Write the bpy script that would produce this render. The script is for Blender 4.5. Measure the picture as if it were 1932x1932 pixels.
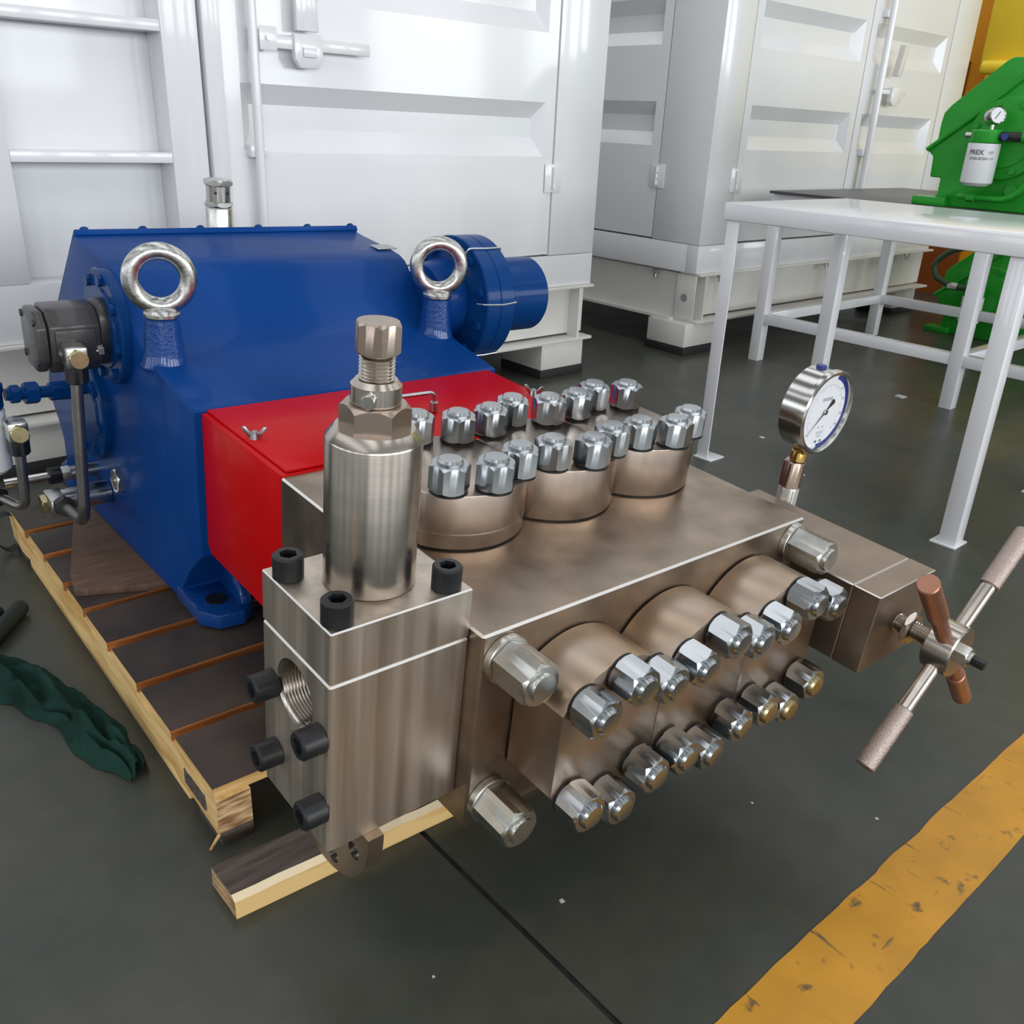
import bpy, bmesh, math, random
from mathutils import Vector, Matrix, Euler, noise
random.seed(7)
PI = math.pi
S = bpy.context.scene
C = S.collection
for o in list(bpy.data.objects): bpy.data.objects.remove(o)

# ------------------------------------------------------------------ camera
ZO = 0.552                                   # height of the pump's datum above the floor
cd = bpy.data.cameras.new('camera'); cam = bpy.data.objects.new('camera', cd); C.objects.link(cam)
cd.sensor_width = 36; cd.sensor_height = 36; cd.sensor_fit = 'HORIZONTAL'; cd.lens = 31.530; cd.clip_start = .02; cd.clip_end = 200
cam.matrix_world = Matrix(((0.7558084683, 0.2312101101, -0.6126136174, -0.6319595),
                           (-0.6533920815, 0.3274704542, -0.6825261090, -0.7463602),
                           (0.0428059227, 0.9161358997, 0.3985757975, 0.5997532 + ZO),
                           (0, 0, 0, 1)))
S.camera = cam
S.view_settings.view_transform = 'Standard'; S.view_settings.look = 'None'
S.view_settings.gamma = 1; S.view_settings.use_curve_mapping = False
S.view_settings.exposure = 0.0

# ------------------------------------------------------------------ world + daylight through the hall's windows and roof lights
wd = bpy.data.worlds.new('hall_sky'); S.world = wd; wd.use_nodes = True
bg = wd.node_tree.nodes['Background']; bg.inputs[0].default_value = (.80, .90, 1, 1); bg.inputs[1].default_value = .25
def area(name, loc, rot, sx, sy, power, col=(1, 1, 1)):
    l = bpy.data.lights.new(name, 'AREA'); l.shape = 'RECTANGLE'; l.size = sx; l.size_y = sy; l.energy = power; l.color = col
    o = bpy.data.objects.new(name, l); C.objects.link(o); o.location = loc; o.rotation_euler = rot
    return o
HX0, HX1, HY0, HY1, HZ = -13.0, 27.0, -12.0, 22.0, 7.5
BACKW = [-9.5, -5.2, -.9, 3.4, 7.7, 12.0, 16.3]          # window centres in the wall behind the camera
LEFTW = [-8.5, -4.2, .1, 4.4, 8.7, 13.0]
SKYL = [-8.0, -3.4, 1.2, 5.8, 10.4, 15.0, 19.6]
for x in BACKW: area('daylight_window', (x, HY0 + .12, 3.0), (PI/2, 0, 0), 2.9, 3.3, 300, (.93, .97, 1))
for y in LEFTW: area('daylight_window', (HX0 + .12, y, 3.0), (PI/2, 0, -PI/2), 2.9, 3.3, 95, (.93, .97, 1))
for x in SKYL: area('daylight_rooflight', (x, 3.0, HZ - .1), (0, 0, 0), 2.3, 20, 235, (.97, .98, 1))

# ------------------------------------------------------------------ materials
def lin(r, g, b):
    f = lambda c: ((c/255)/12.92 if c/255 <= .04045 else ((c/255+.055)/1.055)**2.4)
    return (f(r), f(g), f(b))
def mat(name, col, rough=.5, metal=0, coat=0, var=0, vscale=5, col2=None, rvar=0, rscale=6, bump=0, bscale=60, stretch=(1, 1, 1), spec=.5, coatr=.05, aniso=0, detail=4, ramp=(.3, .7)):
    m = bpy.data.materials.new(name); m.use_nodes = True
    n = m.node_tree.nodes; L = m.node_tree.links; p = n['Principled BSDF']
    p.inputs['Base Color'].default_value = (*col, 1); p.inputs['Roughness'].default_value = rough
    p.inputs['Metallic'].default_value = metal; p.inputs['Coat Weight'].default_value = coat; p.inputs['Coat Roughness'].default_value = coatr
    p.inputs['Specular IOR Level'].default_value = spec; p.inputs['Anisotropic'].default_value = aniso
    if var or rvar or bump or col2:
        tc = n.new('ShaderNodeTexCoord'); mp = n.new('ShaderNodeMapping'); mp.inputs['Scale'].default_value = stretch
        L.new(tc.outputs['Object'], mp.inputs['Vector'])
        def nz(s, d=detail):
            t = n.new('ShaderNodeTexNoise'); t.inputs['Scale'].default_value = s; t.inputs['Detail'].default_value = d
            L.new(mp.outputs[0], t.inputs['Vector']); return t
        if var or col2:
            t = nz(vscale); r = n.new('ShaderNodeValToRGB'); L.new(t.outputs['Fac'], r.inputs[0])
            r.color_ramp.elements[0].position = ramp[0]; r.color_ramp.elements[1].position = ramp[1]
            a = col2 if col2 else tuple(c*(1-var) for c in col); b = col if col2 else tuple(min(1, c*(1+var)) for c in col)
            r.color_ramp.elements[0].color = (*a, 1); r.color_ramp.elements[1].color = (*b, 1)
            L.new(r.outputs[0], p.inputs['Base Color'])
        if rvar:
            t = nz(rscale, 3); mr = n.new('ShaderNodeMapRange'); L.new(t.outputs['Fac'], mr.inputs[0])
            mr.inputs[1].default_value = .3; mr.inputs[2].default_value = .7; mr.inputs[3].default_value = max(.02, rough-rvar); mr.inputs[4].default_value = rough+rvar
            L.new(mr.outputs[0], p.inputs['Roughness'])
        if bump:
            t = nz(bscale, 3); b = n.new('ShaderNodeBump'); b.inputs['Strength'].default_value = bump; b.inputs['Distance'].default_value = .002
            L.new(t.outputs['Fac'], b.inputs['Height']); L.new(b.outputs[0], p.inputs['Normal'])
    return m
M = {}
M['blue'] = mat('blue_paint', lin(10, 60, 126), .34, spec=.06, coat=.07, coatr=.06, var=.10, vscale=4, bump=.15, bscale=120)
M['blue_cast'] = mat('blue_paint_on_rough_casting', lin(10, 60, 126), .28, spec=.3, coat=.5, coatr=.04, bump=1.0, bscale=130)
M['blue_smooth'] = mat('blue_paint_on_turned_steel', lin(8, 56, 112), .3, spec=.08, coat=.10, coatr=.08, var=.1, vscale=3)
M['red'] = mat('red_paint', lin(196, 8, 13), .32, spec=.07, coat=.10, coatr=.10, var=.05, vscale=4)
M['steel'] = mat('machined_steel', (.33, .265, .215), .42, 1, var=.16, vscale=7, rvar=.08, rscale=5, bump=.06, bscale=30, stretch=(1, 1, .6))
M['steel_top'] = mat('ground_steel_face', (.345, .278, .218), .37, 1, var=.24, vscale=11, rvar=.11, rscale=8, bump=.05, bscale=25)
M['steel_v'] = mat('milled_steel_block', (.60, .525, .445), .42, 1, var=.16, vscale=3, rvar=.07, rscale=3, bump=.05, bscale=9, stretch=(14, 14, .5))
M['turned'] = mat('turned_steel', (.50, .45, .40), .24, 1, var=.08, vscale=4, bump=.03, bscale=60, stretch=(.4, .4, 16))
M['bronze_steel'] = mat('turned_steel_brownish', (.43, .345, .285), .30, 1, var=.12, vscale=8, rvar=.05, bump=.03, bscale=40)
M['brown_stain'] = mat('oily_steel_face', (.50, .42, .35), .38, 1, col2=(.40, .28, .185), vscale=9, rvar=.08, rscale=8)
M['chamfer'] = mat('chamfer_painted_highlight', (.92, .89, .85), .38, 1)  # paler metal for chamfers: the windows' glint is put into the colour
M['chrome'] = mat('zinc_plated_nut', (.44, .46, .475), .24, 1, var=.04, vscale=40)
M['zinc'] = mat('galvanised_steel', (.55, .55, .52), .30, 1, var=.10, vscale=30, rvar=.05, rscale=40)
M['galv'] = mat('rough_galvanised_eye', (.52, .52, .50), .30, 1, var=.18, vscale=60, rvar=.08, rscale=70, bump=.25, bscale=90)
M['brass'] = mat('brass', (.62, .43, .14), .28, 1, var=.2, vscale=60)
M['yzinc'] = mat('yellow_zinc_plate', (.55, .47, .27), .3, 1, var=.15, vscale=50)
M['black_ox'] = mat('black_oxide_screw', (.012, .0125, .014), .42, 0, var=.3, vscale=60, spec=.45)
M['black'] = mat('black_plastic', (.008, .008, .009), .5)
M['gearpump'] = mat('dark_grey_paint', (.035, .033, .034), .42, coat=.2, var=.2, vscale=12, bump=.2, bscale=120)
M['pipe'] = mat('phosphated_steel_pipe', (.25, .24, .23), .3, .9, var=.15, vscale=20)
M['polish'] = mat('polished_steel', (.52, .51, .49), .20, 1, var=.06, vscale=20)
M['satin'] = mat('satin_nickel', (.66, .65, .62), .42, .85, var=.06, vscale=30)
M['knurl'] = mat('knurled_grip', (.46, .37, .33), .42, 1, bump=.9, bscale=420)
M['red_reflection'] = mat('steel_painted_red_reflection', (.42, .22, .15), .38, .8, col2=(.40, .15, .08), vscale=12)  # bare steel with a reddish reflection painted into its base colour
M['white'] = mat('white_container_paint', (.74, .74, .755), .30, coat=.45, coatr=.08, var=.03, vscale=2, bump=.06, bscale=4)
M['whitebase'] = mat('offwhite_skid_paint', (.66, .64, .60), .45, coat=.2, coatr=.2, var=.06, vscale=3)
M['tablewhite'] = mat('white_table_paint', (.74, .74, .76), .26, coat=.5, coatr=.06, var=.03, vscale=3)
M['rubber'] = mat('black_rubber', (.012, .012, .012), .7)
M['matblack'] = mat('dark_grey_sheet', (.07, .068, .068), .38, var=.12, vscale=4)
M['green'] = mat('green_paint', lin(36, 148, 42), .34, spec=.2, coat=.2, coatr=.1, var=.10, vscale=5)
M['green_dark'] = mat('green_hose', (.03, .06, .03), .5)
M['filterwhite'] = mat('white_filter_can', (.72, .73, .75), .3, coat=.4)
M['ink'] = mat('grey_black_print', (.10, .10, .11), .6)
M['inkpale'] = mat('pale_grey_print', (.42, .43, .46), .6)
M['dial'] = mat('white_dial', (.78, .79, .82), .35)
M['bluearc'] = mat('blue_print', (.02, .03, .22), .4)
M['orange'] = mat('orange_machine_paint', lin(238, 164, 22), .4, coat=.2)
M['yellow'] = mat('yellow_machine_paint', lin(255, 222, 60), .4, coat=.2)
M['brownpanel'] = mat('dark_orange_panel', lin(150, 78, 22), .5)
M['woodlight'] = mat('pale_timber', lin(228, 194, 134), .75, col2=lin(196, 150, 88), vscale=5, stretch=(9, .6, 9), ramp=(.3, .55), bump=.5, bscale=14, spec=.2)
M['woodlightx'] = mat('pale_timber_batten', lin(210, 176, 116), .7, col2=lin(182, 138, 78), vscale=5, stretch=(.6, 9, 9), ramp=(.3, .55), bump=.5, bscale=14)
M['woodorange'] = mat('orange_brown_board_edge', lin(176, 112, 58), .7, col2=lin(140, 80, 36), vscale=6, stretch=(1, 8, 14), bump=.4, bscale=20)
M['film'] = mat('brown_film_faced_board', lin(74, 62, 54), .5, col2=lin(48, 40, 36), vscale=7, rvar=.15, bump=.3, bscale=20)
M['ply'] = mat('plywood', lin(112, 84, 66), .6, col2=lin(78, 56, 44), vscale=9, stretch=(1, 14, 1), bump=.4, bscale=30)
M['endgrain'] = mat('split_end_grain', lin(196, 164, 120), .8, col2=lin(120, 84, 50), vscale=9, stretch=(2, 2, 16), ramp=(.4, .6), bump=1, bscale=12)
M['greywood'] = mat('weathered_grey_timber', lin(96, 84, 78), .8, col2=lin(62, 52, 48), vscale=9, stretch=(1, 8, 8), bump=.6, bscale=20)
M['cloth'] = mat('dark_green_cloth', lin(34, 64, 56), .95, col2=lin(20, 40, 34), vscale=9, bump=.3, bscale=300, spec=.1)
M['hosegreen'] = mat('dark_green_rubber', lin(30, 42, 36), .7)
M['joint'] = mat('dark_joint_filler', (.012, .012, .012), .8, col2=(.04, .04, .036), vscale=30)
M['wallgrey'] = mat('painted_hall_wall', (.42, .42, .41), .8)
M['roofgrey'] = mat('hall_roof_sheet', (.24, .235, .225), .7)
M['frame'] = mat('grey_window_frame', (.25, .26, .27), .5)
M['chip'] = mat('white_scrap', (.6, .6, .58), .6)
M['wire'] = mat('steel_wire', (.7, .72, .75), .3, .9)

def floor_mat():
    m = bpy.data.materials.new('dark_green_epoxy_floor'); m.use_nodes = True
    n = m.node_tree.nodes; L = m.node_tree.links; p = n['Principled BSDF']
    tc = n.new('ShaderNodeTexCoord')
    def nz(s, d, st=(1, 1, 1)):
        mp = n.new('ShaderNodeMapping'); mp.inputs['Scale'].default_value = st; L.new(tc.outputs['Object'], mp.inputs[0])
        t = n.new('ShaderNodeTexNoise'); t.inputs['Scale'].default_value = s; t.inputs['Detail'].default_value = d; t.inputs['Roughness'].default_value = .6
        L.new(mp.outputs[0], t.inputs['Vector']); return t.outputs['Fac']
    r = n.new('ShaderNodeValToRGB'); L.new(nz(2.2, 5, (1, 1.6, 1)), r.inputs[0])
    e = r.color_ramp.elements; e[0].position = .32; e[0].color = (.050, .058, .049, 1); e[1].position = .68; e[1].color = (.074, .072, .056, 1)
    r2 = n.new('ShaderNodeValToRGB'); L.new(nz(16, 6), r2.inputs[0])
    e = r2.color_ramp.elements; e[0].position = .25; e[0].color = (.84, .84, .84, 1); e[1].position = .7; e[1].color = (1.06, 1.06, 1.06, 1)
    mx = n.new('ShaderNodeMixRGB'); mx.blend_type = 'MULTIPLY'; mx.inputs[0].default_value = 1; L.new(r.outputs[0], mx.inputs[1]); L.new(r2.outputs[0], mx.inputs[2])
    L.new(mx.outputs[0], p.inputs['Base Color'])
    mr = n.new('ShaderNodeMapRange'); L.new(nz(5, 4), mr.inputs[0]); mr.inputs[1].default_value = .3; mr.inputs[2].default_value = .7; mr.inputs[3].default_value = .26; mr.inputs[4].default_value = .36; p.inputs['Specular IOR Level'].default_value = .32
    L.new(mr.outputs[0], p.inputs['Roughness'])
    b = n.new('ShaderNodeBump'); b.inputs['Strength'].default_value = .03; b.inputs['Distance'].default_value = .002; L.new(nz(14, 2), b.inputs['Height']); L.new(b.outputs[0], p.inputs['Normal'])
    return m
M['floor'] = floor_mat()
def line_mat():
    m = mat('worn_yellow_floor_paint', lin(200, 142, 34), .42, var=.12, vscale=9)
    n = m.node_tree.nodes; L = m.node_tree.links; p = n['Principled BSDF']
    tc = n.new('ShaderNodeTexCoord')
    def scr(rot, sc, lo, hi, sd):
        mp = n.new('ShaderNodeMapping'); mp.inputs['Rotation'].default_value = (0, 0, rot); mp.inputs['Scale'].default_value = sc; mp.inputs['Location'].default_value = (sd, sd*2, 0)
        L.new(tc.outputs['Object'], mp.inputs[0]); t = n.new('ShaderNodeTexNoise'); t.inputs['Scale'].default_value = 10; t.inputs['Detail'].default_value = 6
        L.new(mp.outputs[0], t.inputs['Vector']); r = n.new('ShaderNodeValToRGB'); L.new(t.outputs['Fac'], r.inputs[0])
        r.color_ramp.elements[0].position = lo; r.color_ramp.elements[1].position = hi; return r.outputs[0]
    prev = p.inputs['Base Color'].links[0].from_socket
    for rot, sc, lo, hi, sd in ((.5, (6, .8, 1), .66, .72, 1), (-.6, (.9, 7, 1), .66, .73, 5), (0, (3, 3, 1), .62, .72, 9)):
        mx = n.new('ShaderNodeMixRGB'); L.new(scr(rot, sc, lo, hi, sd), mx.inputs[0]); L.new(prev, mx.inputs[1]); mx.inputs[2].default_value = (.13, .085, .03, 1); prev = mx.outputs[0]
    L.new(prev, p.inputs['Base Color']); return m
M['line'] = line_mat()

# ------------------------------------------------------------------ mesh building
def frame(axis):
    z = Vector(axis).normalized(); a = Vector((0, 0, 1)) if abs(z.z) < .9 else Vector((1, 0, 0))
    x = a.cross(z).normalized(); y = z.cross(x)
    return Matrix((x, y, z)).transposed().to_4x4()
def at(p, axis=(0, 0, 1), spin=0):
    return Matrix.Translation(Vector(p)) @ frame(axis) @ Matrix.Rotation(spin, 4, 'Z')
class MB:
    def __init__(s): s.bm = bmesh.new(); s.mi = 0
    def faces(s, vs, fs, T=None):
        v = [s.bm.verts.new((T @ Vector(p)) if T else Vector(p)) for p in vs]
        for f in fs:
            try: fc = s.bm.faces.new([v[i] for i in f]); fc.material_index = s.mi
            except ValueError: pass
        return s
    def box(s, x0, x1, y0, y1, z0, z1, T=None, bev=0, seg=2, cm=-1):
        b = bmesh.new()
        v = [b.verts.new((x, y, z)) for z in (z0, z1) for y in (y0, y1) for x in (x0, x1)]
        for f in ((0, 2, 3, 1), (4, 5, 7, 6), (0, 1, 5, 4), (2, 6, 7, 3), (0, 4, 6, 2), (1, 3, 7, 5)): b.faces.new([v[i] for i in f])
        if bev: bmesh.ops.bevel(b, geom=list(b.edges), offset=bev, segments=seg, profile=.5, affect='EDGES', material=cm)
        if cm > 0:
            for f in b.faces:
                f.normal_update()
                if f.material_index == cm and f.normal.z < .3: f.material_index = 0  # only chamfers facing up keep the painted highlight
        s.merge(b, T); return s
    def merge(s, b, T=None):
        b.verts.ensure_lookup_table(); mp = {}
        for v in b.verts: mp[v] = s.bm.verts.new((T @ v.co) if T else v.co)
        for f in b.faces:
            try: g = s.bm.faces.new([mp[v] for v in f.verts]); g.material_index = s.mi+f.material_index
            except ValueError: pass
        b.free()
    def lathe(s, prof, T=None, n=32, a0=0, a1=2*PI):
        full = abs(a1-a0-2*PI) < 1e-6; k = n if full else n+1
        vs = []; fs = []; rings = []
        for r, h in prof:
            if r < 1e-7: rings.append([len(vs)]); vs.append((0, 0, h))
            else:
                rings.append(list(range(len(vs), len(vs)+k)))
                for i in range(k):
                    a = a0+(a1-a0)*i/n; vs.append((r*math.cos(a), r*math.sin(a), h))
        for A, B in zip(rings, rings[1:]):
            for i in range(n):
                j = (i+1) % k
                if len(A) == 1 and len(B) == 1: continue
                if len(A) == 1: fs.append((A[0], B[j], B[i]))
                elif len(B) == 1: fs.append((A[i], A[j], B[0]))
                else: fs.append((A[i], A[j], B[j], B[i]))
        return s.faces(vs, fs, T)
    def cyl(s, p0, p1, r, r1=None, n=32, bev=0):
        p0 = Vector(p0); d = Vector(p1)-p0; h = d.length; r1 = r if r1 is None else r1
        pr = [(0, 0), (r-bev, 0), (r, bev), (r1, h-bev), (r1-bev, h), (0, h)] if bev else [(0, 0), (r, 0), (r1, h), (0, h)]
        return s.lathe(pr, at(p0, d), n)
    def hexa(s, T, af, h, ch=.10, bottom=False, n=48, hole=0):
        """hexagonal prism along +z with the round chamfer of a real nut"""
        rc = af/2*.985; k = math.tan(math.radians(30)); vs = []; fs = []
        def rh(a):
            q = (a+PI/6) % (PI/3)-PI/6; return af/2/math.cos(q)
        rows = [[], [], [], []]
        for i in range(n):
            a = 2*PI*i/n; r = rh(a); d = max(0, r-rc)*k*1.6
            for row, rr, z in ((0, min(r, rc) if bottom else r, 0), (1, r, d if bottom else 0.0002), (2, r, h-d-h*.01), (3, min(r, rc), h)):
                rows[row].append(len(vs)); vs.append((rr*math.cos(a), rr*math.sin(a), z))
        for A, B in zip(rows, rows[1:]):
            for i in range(n): j = (i+1) % n; fs.append((A[i], A[j], B[j], B[i]))
        fs.append(tuple(reversed(rows[0]))); 
        if not hole: fs.append(tuple(rows[3]))
        else:
            R = []; R2 = []
            for i in range(n):
                a = 2*PI*i/n; R.append(len(vs)); vs.append((hole*math.cos(a), hole*math.sin(a), h)); R2.append(len(vs)); vs.append((hole*math.cos(a), hole*math.sin(a), h*.15))
            for i in range(n):
                j = (i+1) % n; fs.append((rows[3][i], rows[3][j], R[j], R[i])); fs.append((R[i], R[j], R2[j], R2[i]))
            fs.append(tuple(R2))
        return s.faces(vs, fs, T)
    def prism(s, poly, a0, a1, axis='x', bev=0, T=None):
        """poly in the two other axes (x: (y,z); y: (x,z); z: (x,y)) extruded from a0 to a1"""
        f = {'x': lambda p, a: (a, p[0], p[1]), 'y': lambda p, a: (p[0], a, p[1]), 'z': lambda p, a: (p[0], p[1], a)}[axis]
        b = bmesh.new(); n = len(poly)
        A = [b.verts.new(f(p, a0)) for p in poly]; B = [b.verts.new(f(p, a1)) for p in poly]
        b.faces.new(A); b.faces.new(list(reversed(B)))
        for i in range(n): b.faces.new((A[i], B[i], B[(i+1) % n], A[(i+1) % n]))
        bmesh.ops.recalc_face_normals(b, faces=list(b.faces))
        if bev:
            ed = [e for e in b.edges if len(e.link_faces) == 2 and e.calc_face_angle(0) > math.radians(40)]
            bmesh.ops.bevel(b, geom=ed, offset=bev, segments=2, profile=.5, affect='EDGES')
        s.merge(b, T); return s
    def tube(s, pts, r, n=14, fillet=0, caps=True, fs_=7, rf=None):
        P = [Vector(p) for p in pts]
        if fillet:
            Q = [P[0]]
            for a, b, c in zip(P, P[1:], P[2:]):
                d1 = (a-b); d2 = (c-b); f = min(fillet, d1.length*.49, d2.length*.49); s0 = b+d1.normalized()*f; s1 = b+d2.normalized()*f
                for i in range(fs_+1):
                    t = i/fs_; Q.append(s0*(1-t)**2+b*2*t*(1-t)+s1*t*t)
            Q.append(P[-1]); P = Q
        vs = []; fs = []; prev = None
        for i, p in enumerate(P):
            t = (P[min(i+1, len(P)-1)]-P[max(i-1, 0)]).normalized()
            if prev is None: x = frame(t).to_3x3() @ Vector((1, 0, 0))
            else: x = (prev-t*prev.dot(t)).normalized()
            prev = x; y = t.cross(x); rr = r*(rf(i/(len(P)-1)) if rf else 1)
            for k in range(n): a = 2*PI*k/n; vs.append(p+x*rr*math.cos(a)+y*rr*math.sin(a))
        for i in range(len(P)-1):
            for k in range(n): j = (k+1) % n; fs.append((i*n+k, i*n+j, (i+1)*n+j, (i+1)*n+k))
        if caps: fs.append(tuple(reversed(range(n)))); fs.append(tuple(range((len(P)-1)*n, len(P)*n)))
        return s.faces(vs, fs)
    def torus(s, T, R, r, n=40, m=16, a0=0, a1=2*PI):
        pr = []; full = abs(a1-a0-2*PI) < 1e-6; vs = []; fs = []; k = n if full else n+1
        for i in range(k):
            a = a0+(a1-a0)*i/n
            for j in range(m):
                b = 2*PI*j/m; q = R+r*math.cos(b); vs.append((q*math.cos(a), q*math.sin(a), r*math.sin(b)))
        for i in range(n):
            for j in range(m): fs.append((i*m+j, ((i+1) % k)*m+j, ((i+1) % k)*m+(j+1) % m, i*m+(j+1) % m))
        return s.faces(vs, fs, T)
    def mesh(s, name, mats, sharp=32):
        bmesh.ops.recalc_face_normals(s.bm, faces=list(s.bm.faces))
        me = bpy.data.meshes.new(name); s.bm.to_mesh(me); s.bm.free()
        for m in (mats if isinstance(mats, (list, tuple)) else [mats]): me.materials.append(M[m])
        for p in me.polygons: p.use_smooth = sharp > 0
        if sharp > 0: me.set_sharp_from_angle(angle=math.radians(sharp))
        return me
    def obj(s, name, mats, parent=None, loc=None, sharp=32, T=None):
        o = bpy.data.objects.new(name, s.mesh(name, mats, sharp)); C.objects.link(o); o.parent = parent
        if loc: o.location = loc
        if T: o.matrix_local = T
        return o
def put(me, name, parent, T):
    o = bpy.data.objects.new(name, me); C.objects.link(o); o.parent = parent; o.matrix_local = T; return o
def tag(o, label=None, cat=None, group=None, kind=None):
    if label: o['label'] = label
    if cat: o['category'] = cat
    if group: o['group'] = group
    if kind: o['kind'] = kind
    return o
def empty(name, loc=(0, 0, 0)):
    o = bpy.data.objects.new(name, None); C.objects.link(o); o.location = loc; o.empty_display_size = .1; return o
def text_mesh(txt, size, matname, bold=0):
    cu = bpy.data.curves.new('t', 'FONT'); cu.body = txt; cu.size = size; cu.align_x = 'CENTER'; cu.align_y = 'CENTER'; cu.offset = bold
    o = bpy.data.objects.new('t', cu); C.objects.link(o); bpy.context.view_layer.update()
    me = bpy.data.meshes.new_from_object(o.evaluated_get(bpy.context.evaluated_depsgraph_get())); bpy.data.objects.remove(o)
    me.materials.clear(); me.materials.append(M[matname]); return me

# ------------------------------------------------------------------ the hall
JX0, JX1 = .080, .090                                   # saw-cut joint in the floor, running away from the camera
f = MB()
f.faces([(HX0, HY0, 0), (JX0, HY0, 0), (JX0, HY1, 0), (HX0, HY1, 0), (JX1, HY0, 0), (HX1, HY0, 0), (HX1, HY1, 0), (JX1, HY1, 0),
         (JX0, HY0, -.008), (JX0, HY1, -.008), (JX1, HY0, -.008), (JX1, HY1, -.008)], [(0, 1, 2, 3), (4, 5, 6, 7)])
f.mi = 1
f.faces([(JX0, HY0, 0), (JX0, HY1, 0), (JX0, HY1, -.006), (JX0, HY0, -.006), (JX1, HY0, -.006), (JX1, HY1, -.006), (JX1, HY1, 0), (JX1, HY0, 0)],
        [(0, 3, 2, 1), (3, 4, 5, 2), (4, 7, 6, 5)])
fl = f.obj('floor', ['floor', 'joint']); tag(fl, 'dark green-grey painted concrete floor with a dark joint', 'floor', kind='structure')
# painted line: irregular edges
r = random.Random(3); up = []; lo = []
x = -6.0
while x < 20:
    up.append((x, -.306+r.uniform(-.0022, .0022))); lo.append((x, -.433+r.uniform(-.0012, .0012))); x += r.uniform(.02, .05) if -.2 < x < 1.8 else .5
l = MB(); vs = [(*p, .0008) for p in up]+[(*p, .0008) for p in lo]; n = len(up)
l.faces(vs, [(n+i, n+i+1, i+1, i) for i in range(n-1)])
tag(l.obj('floor_line', 'line'), 'scuffed yellow line painted across the dark floor', 'floor marking', kind='structure')

def wall(name, openings, u0, u1, z1, place, m='wallgrey'):
    """a wall slab in (u,z) with rectangular openings (u0,u1,z0,z1)"""
    w = MB(); us = sorted({u0, u1, *[o[0] for o in openings], *[o[1] for o in openings]})
    for a, b in zip(us, us[1:]):
        ops = sorted((o[2], o[3]) for o in openings if o[0] <= a+1e-6 and o[1] >= b-1e-6); z = 0
        for p, q in ops+[(z1, z1)]:
            if p > z: w.box(*place(a, b), z, p)
            z = q
    return tag(w.obj(name, m), kind='structure')
ob = [(x-1.5, x+1.5, 1.3, 4.7) for x in BACKW]; ol = [(y-1.5, y+1.5, 1.3, 4.7) for y in LEFTW]
wall('wall_back', ob, HX0, HX1, HZ, lambda a, b: (a, b, HY0-.25, HY0))
wall('wall_left', ol, HY0, HY1, HZ, lambda a, b: (HX0-.25, HX0, a, b))
wall('wall_right', [], HY0, HY1, HZ, lambda a, b: (HX1, HX1+.25, a, b))
wall('wall_front', [], HX0, HX1, HZ, lambda a, b: (a, b, HY1, HY1+.25))
i = 0
for x in BACKW:
    i += 1; w = MB()
    for k in range(4): w.box(x-1.5+k, x-1.45+k, HY0-.12, HY0-.06, 1.3, 4.7)
    for z in (1.3, 2.4, 3.5, 4.65): w.box(x-1.5, x+1.5, HY0-.11, HY0-.07, z, z+.05)
    tag(w.obj('window_%d' % i, 'frame'), kind='structure')
for y in LEFTW:
    i += 1; w = MB()
    for k in range(4): w.box(HX0-.12, HX0-.06, y-1.5+k, y-1.45+k, 1.3, 4.7)
    for z in (1.3, 2.4, 3.5, 4.65): w.box(HX0-.11, HX0-.07, y-1.5, y+1.5, z, z+.05)
    tag(w.obj('window_%d' % i, 'frame'), kind='structure')
c = MB(); xs = sorted([HX0, HX1]+[s+d for s in SKYL for d in (-1.2, 1.2)])
for k in range(0, len(xs), 2): c.box(xs[k], xs[k+1], HY0, HY1, HZ, HZ+.2)
for s in SKYL: c.box(s-1.2, s+1.2, HY0, -7.1, HZ, HZ+.2); c.box(s-1.2, s+1.2, 13.1, HY1, HZ, HZ+.2)
tag(c.obj('ceiling', 'roofgrey'), kind='structure')

# ------------------------------------------------------------------ the pump (built in its own, slightly pitched, frame)
RwT = Matrix(((0.99968104, 0.01640596, 0.01920060), (-0.01507524, 0.99760472, -0.06750972), (-0.02026217, 0.06719873, 0.99753385)))
PM = Matrix.Translation((0, 0, ZO)) @ RwT.to_4x4()
pump = empty('plunger_pump'); pump.location = PM.to_translation(); pump.rotation_euler = PM.to_euler()
tag(pump, 'large high-pressure plunger pump with blue crankcase, red cover and bare steel fluid end', 'pump')
W = .72
def wp(x, y, z): return PM.inverted() @ Vector((x, y, z))         # world -> pump frame

# --- crankcase
bx0, bx1 = -.0134, .7334
def zbot(y): return -.4165+ZO  # level underside in the world
prof = [(.885, -.312), (.885, .004), (.888, .0085), (1.085, .040), (1.13, .050), (1.165, .064), (1.195, .084), (1.225, .112), (1.275, .166), (1.295, .182), (1.32, .192), (1.36, .198),
        (1.50, .207), (1.545, .212), (1.565, .200), (1.73, .03), (1.915, -.20), (1.935, -.25), (1.935, -.30), (1.87, -.365), (1.85, -.40)]
b1 = wp(0, 1.82, ZO-.4165); b0 = wp(0, 1.03, ZO-.4165)
prof += [(1.85, b1.z), (1.005, b0.z), (1.005, -.448), (.955, -.38)]
b = MB(); b.prism(prof, bx0, bx1, 'x', bev=.006)
for v in b.bm.verts:
    if v.co.z < -.44: v.co.z += .0203*max(0, v.co.x)
case = b.obj('crankcase', 'blue', pump, sharp=30)
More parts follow.
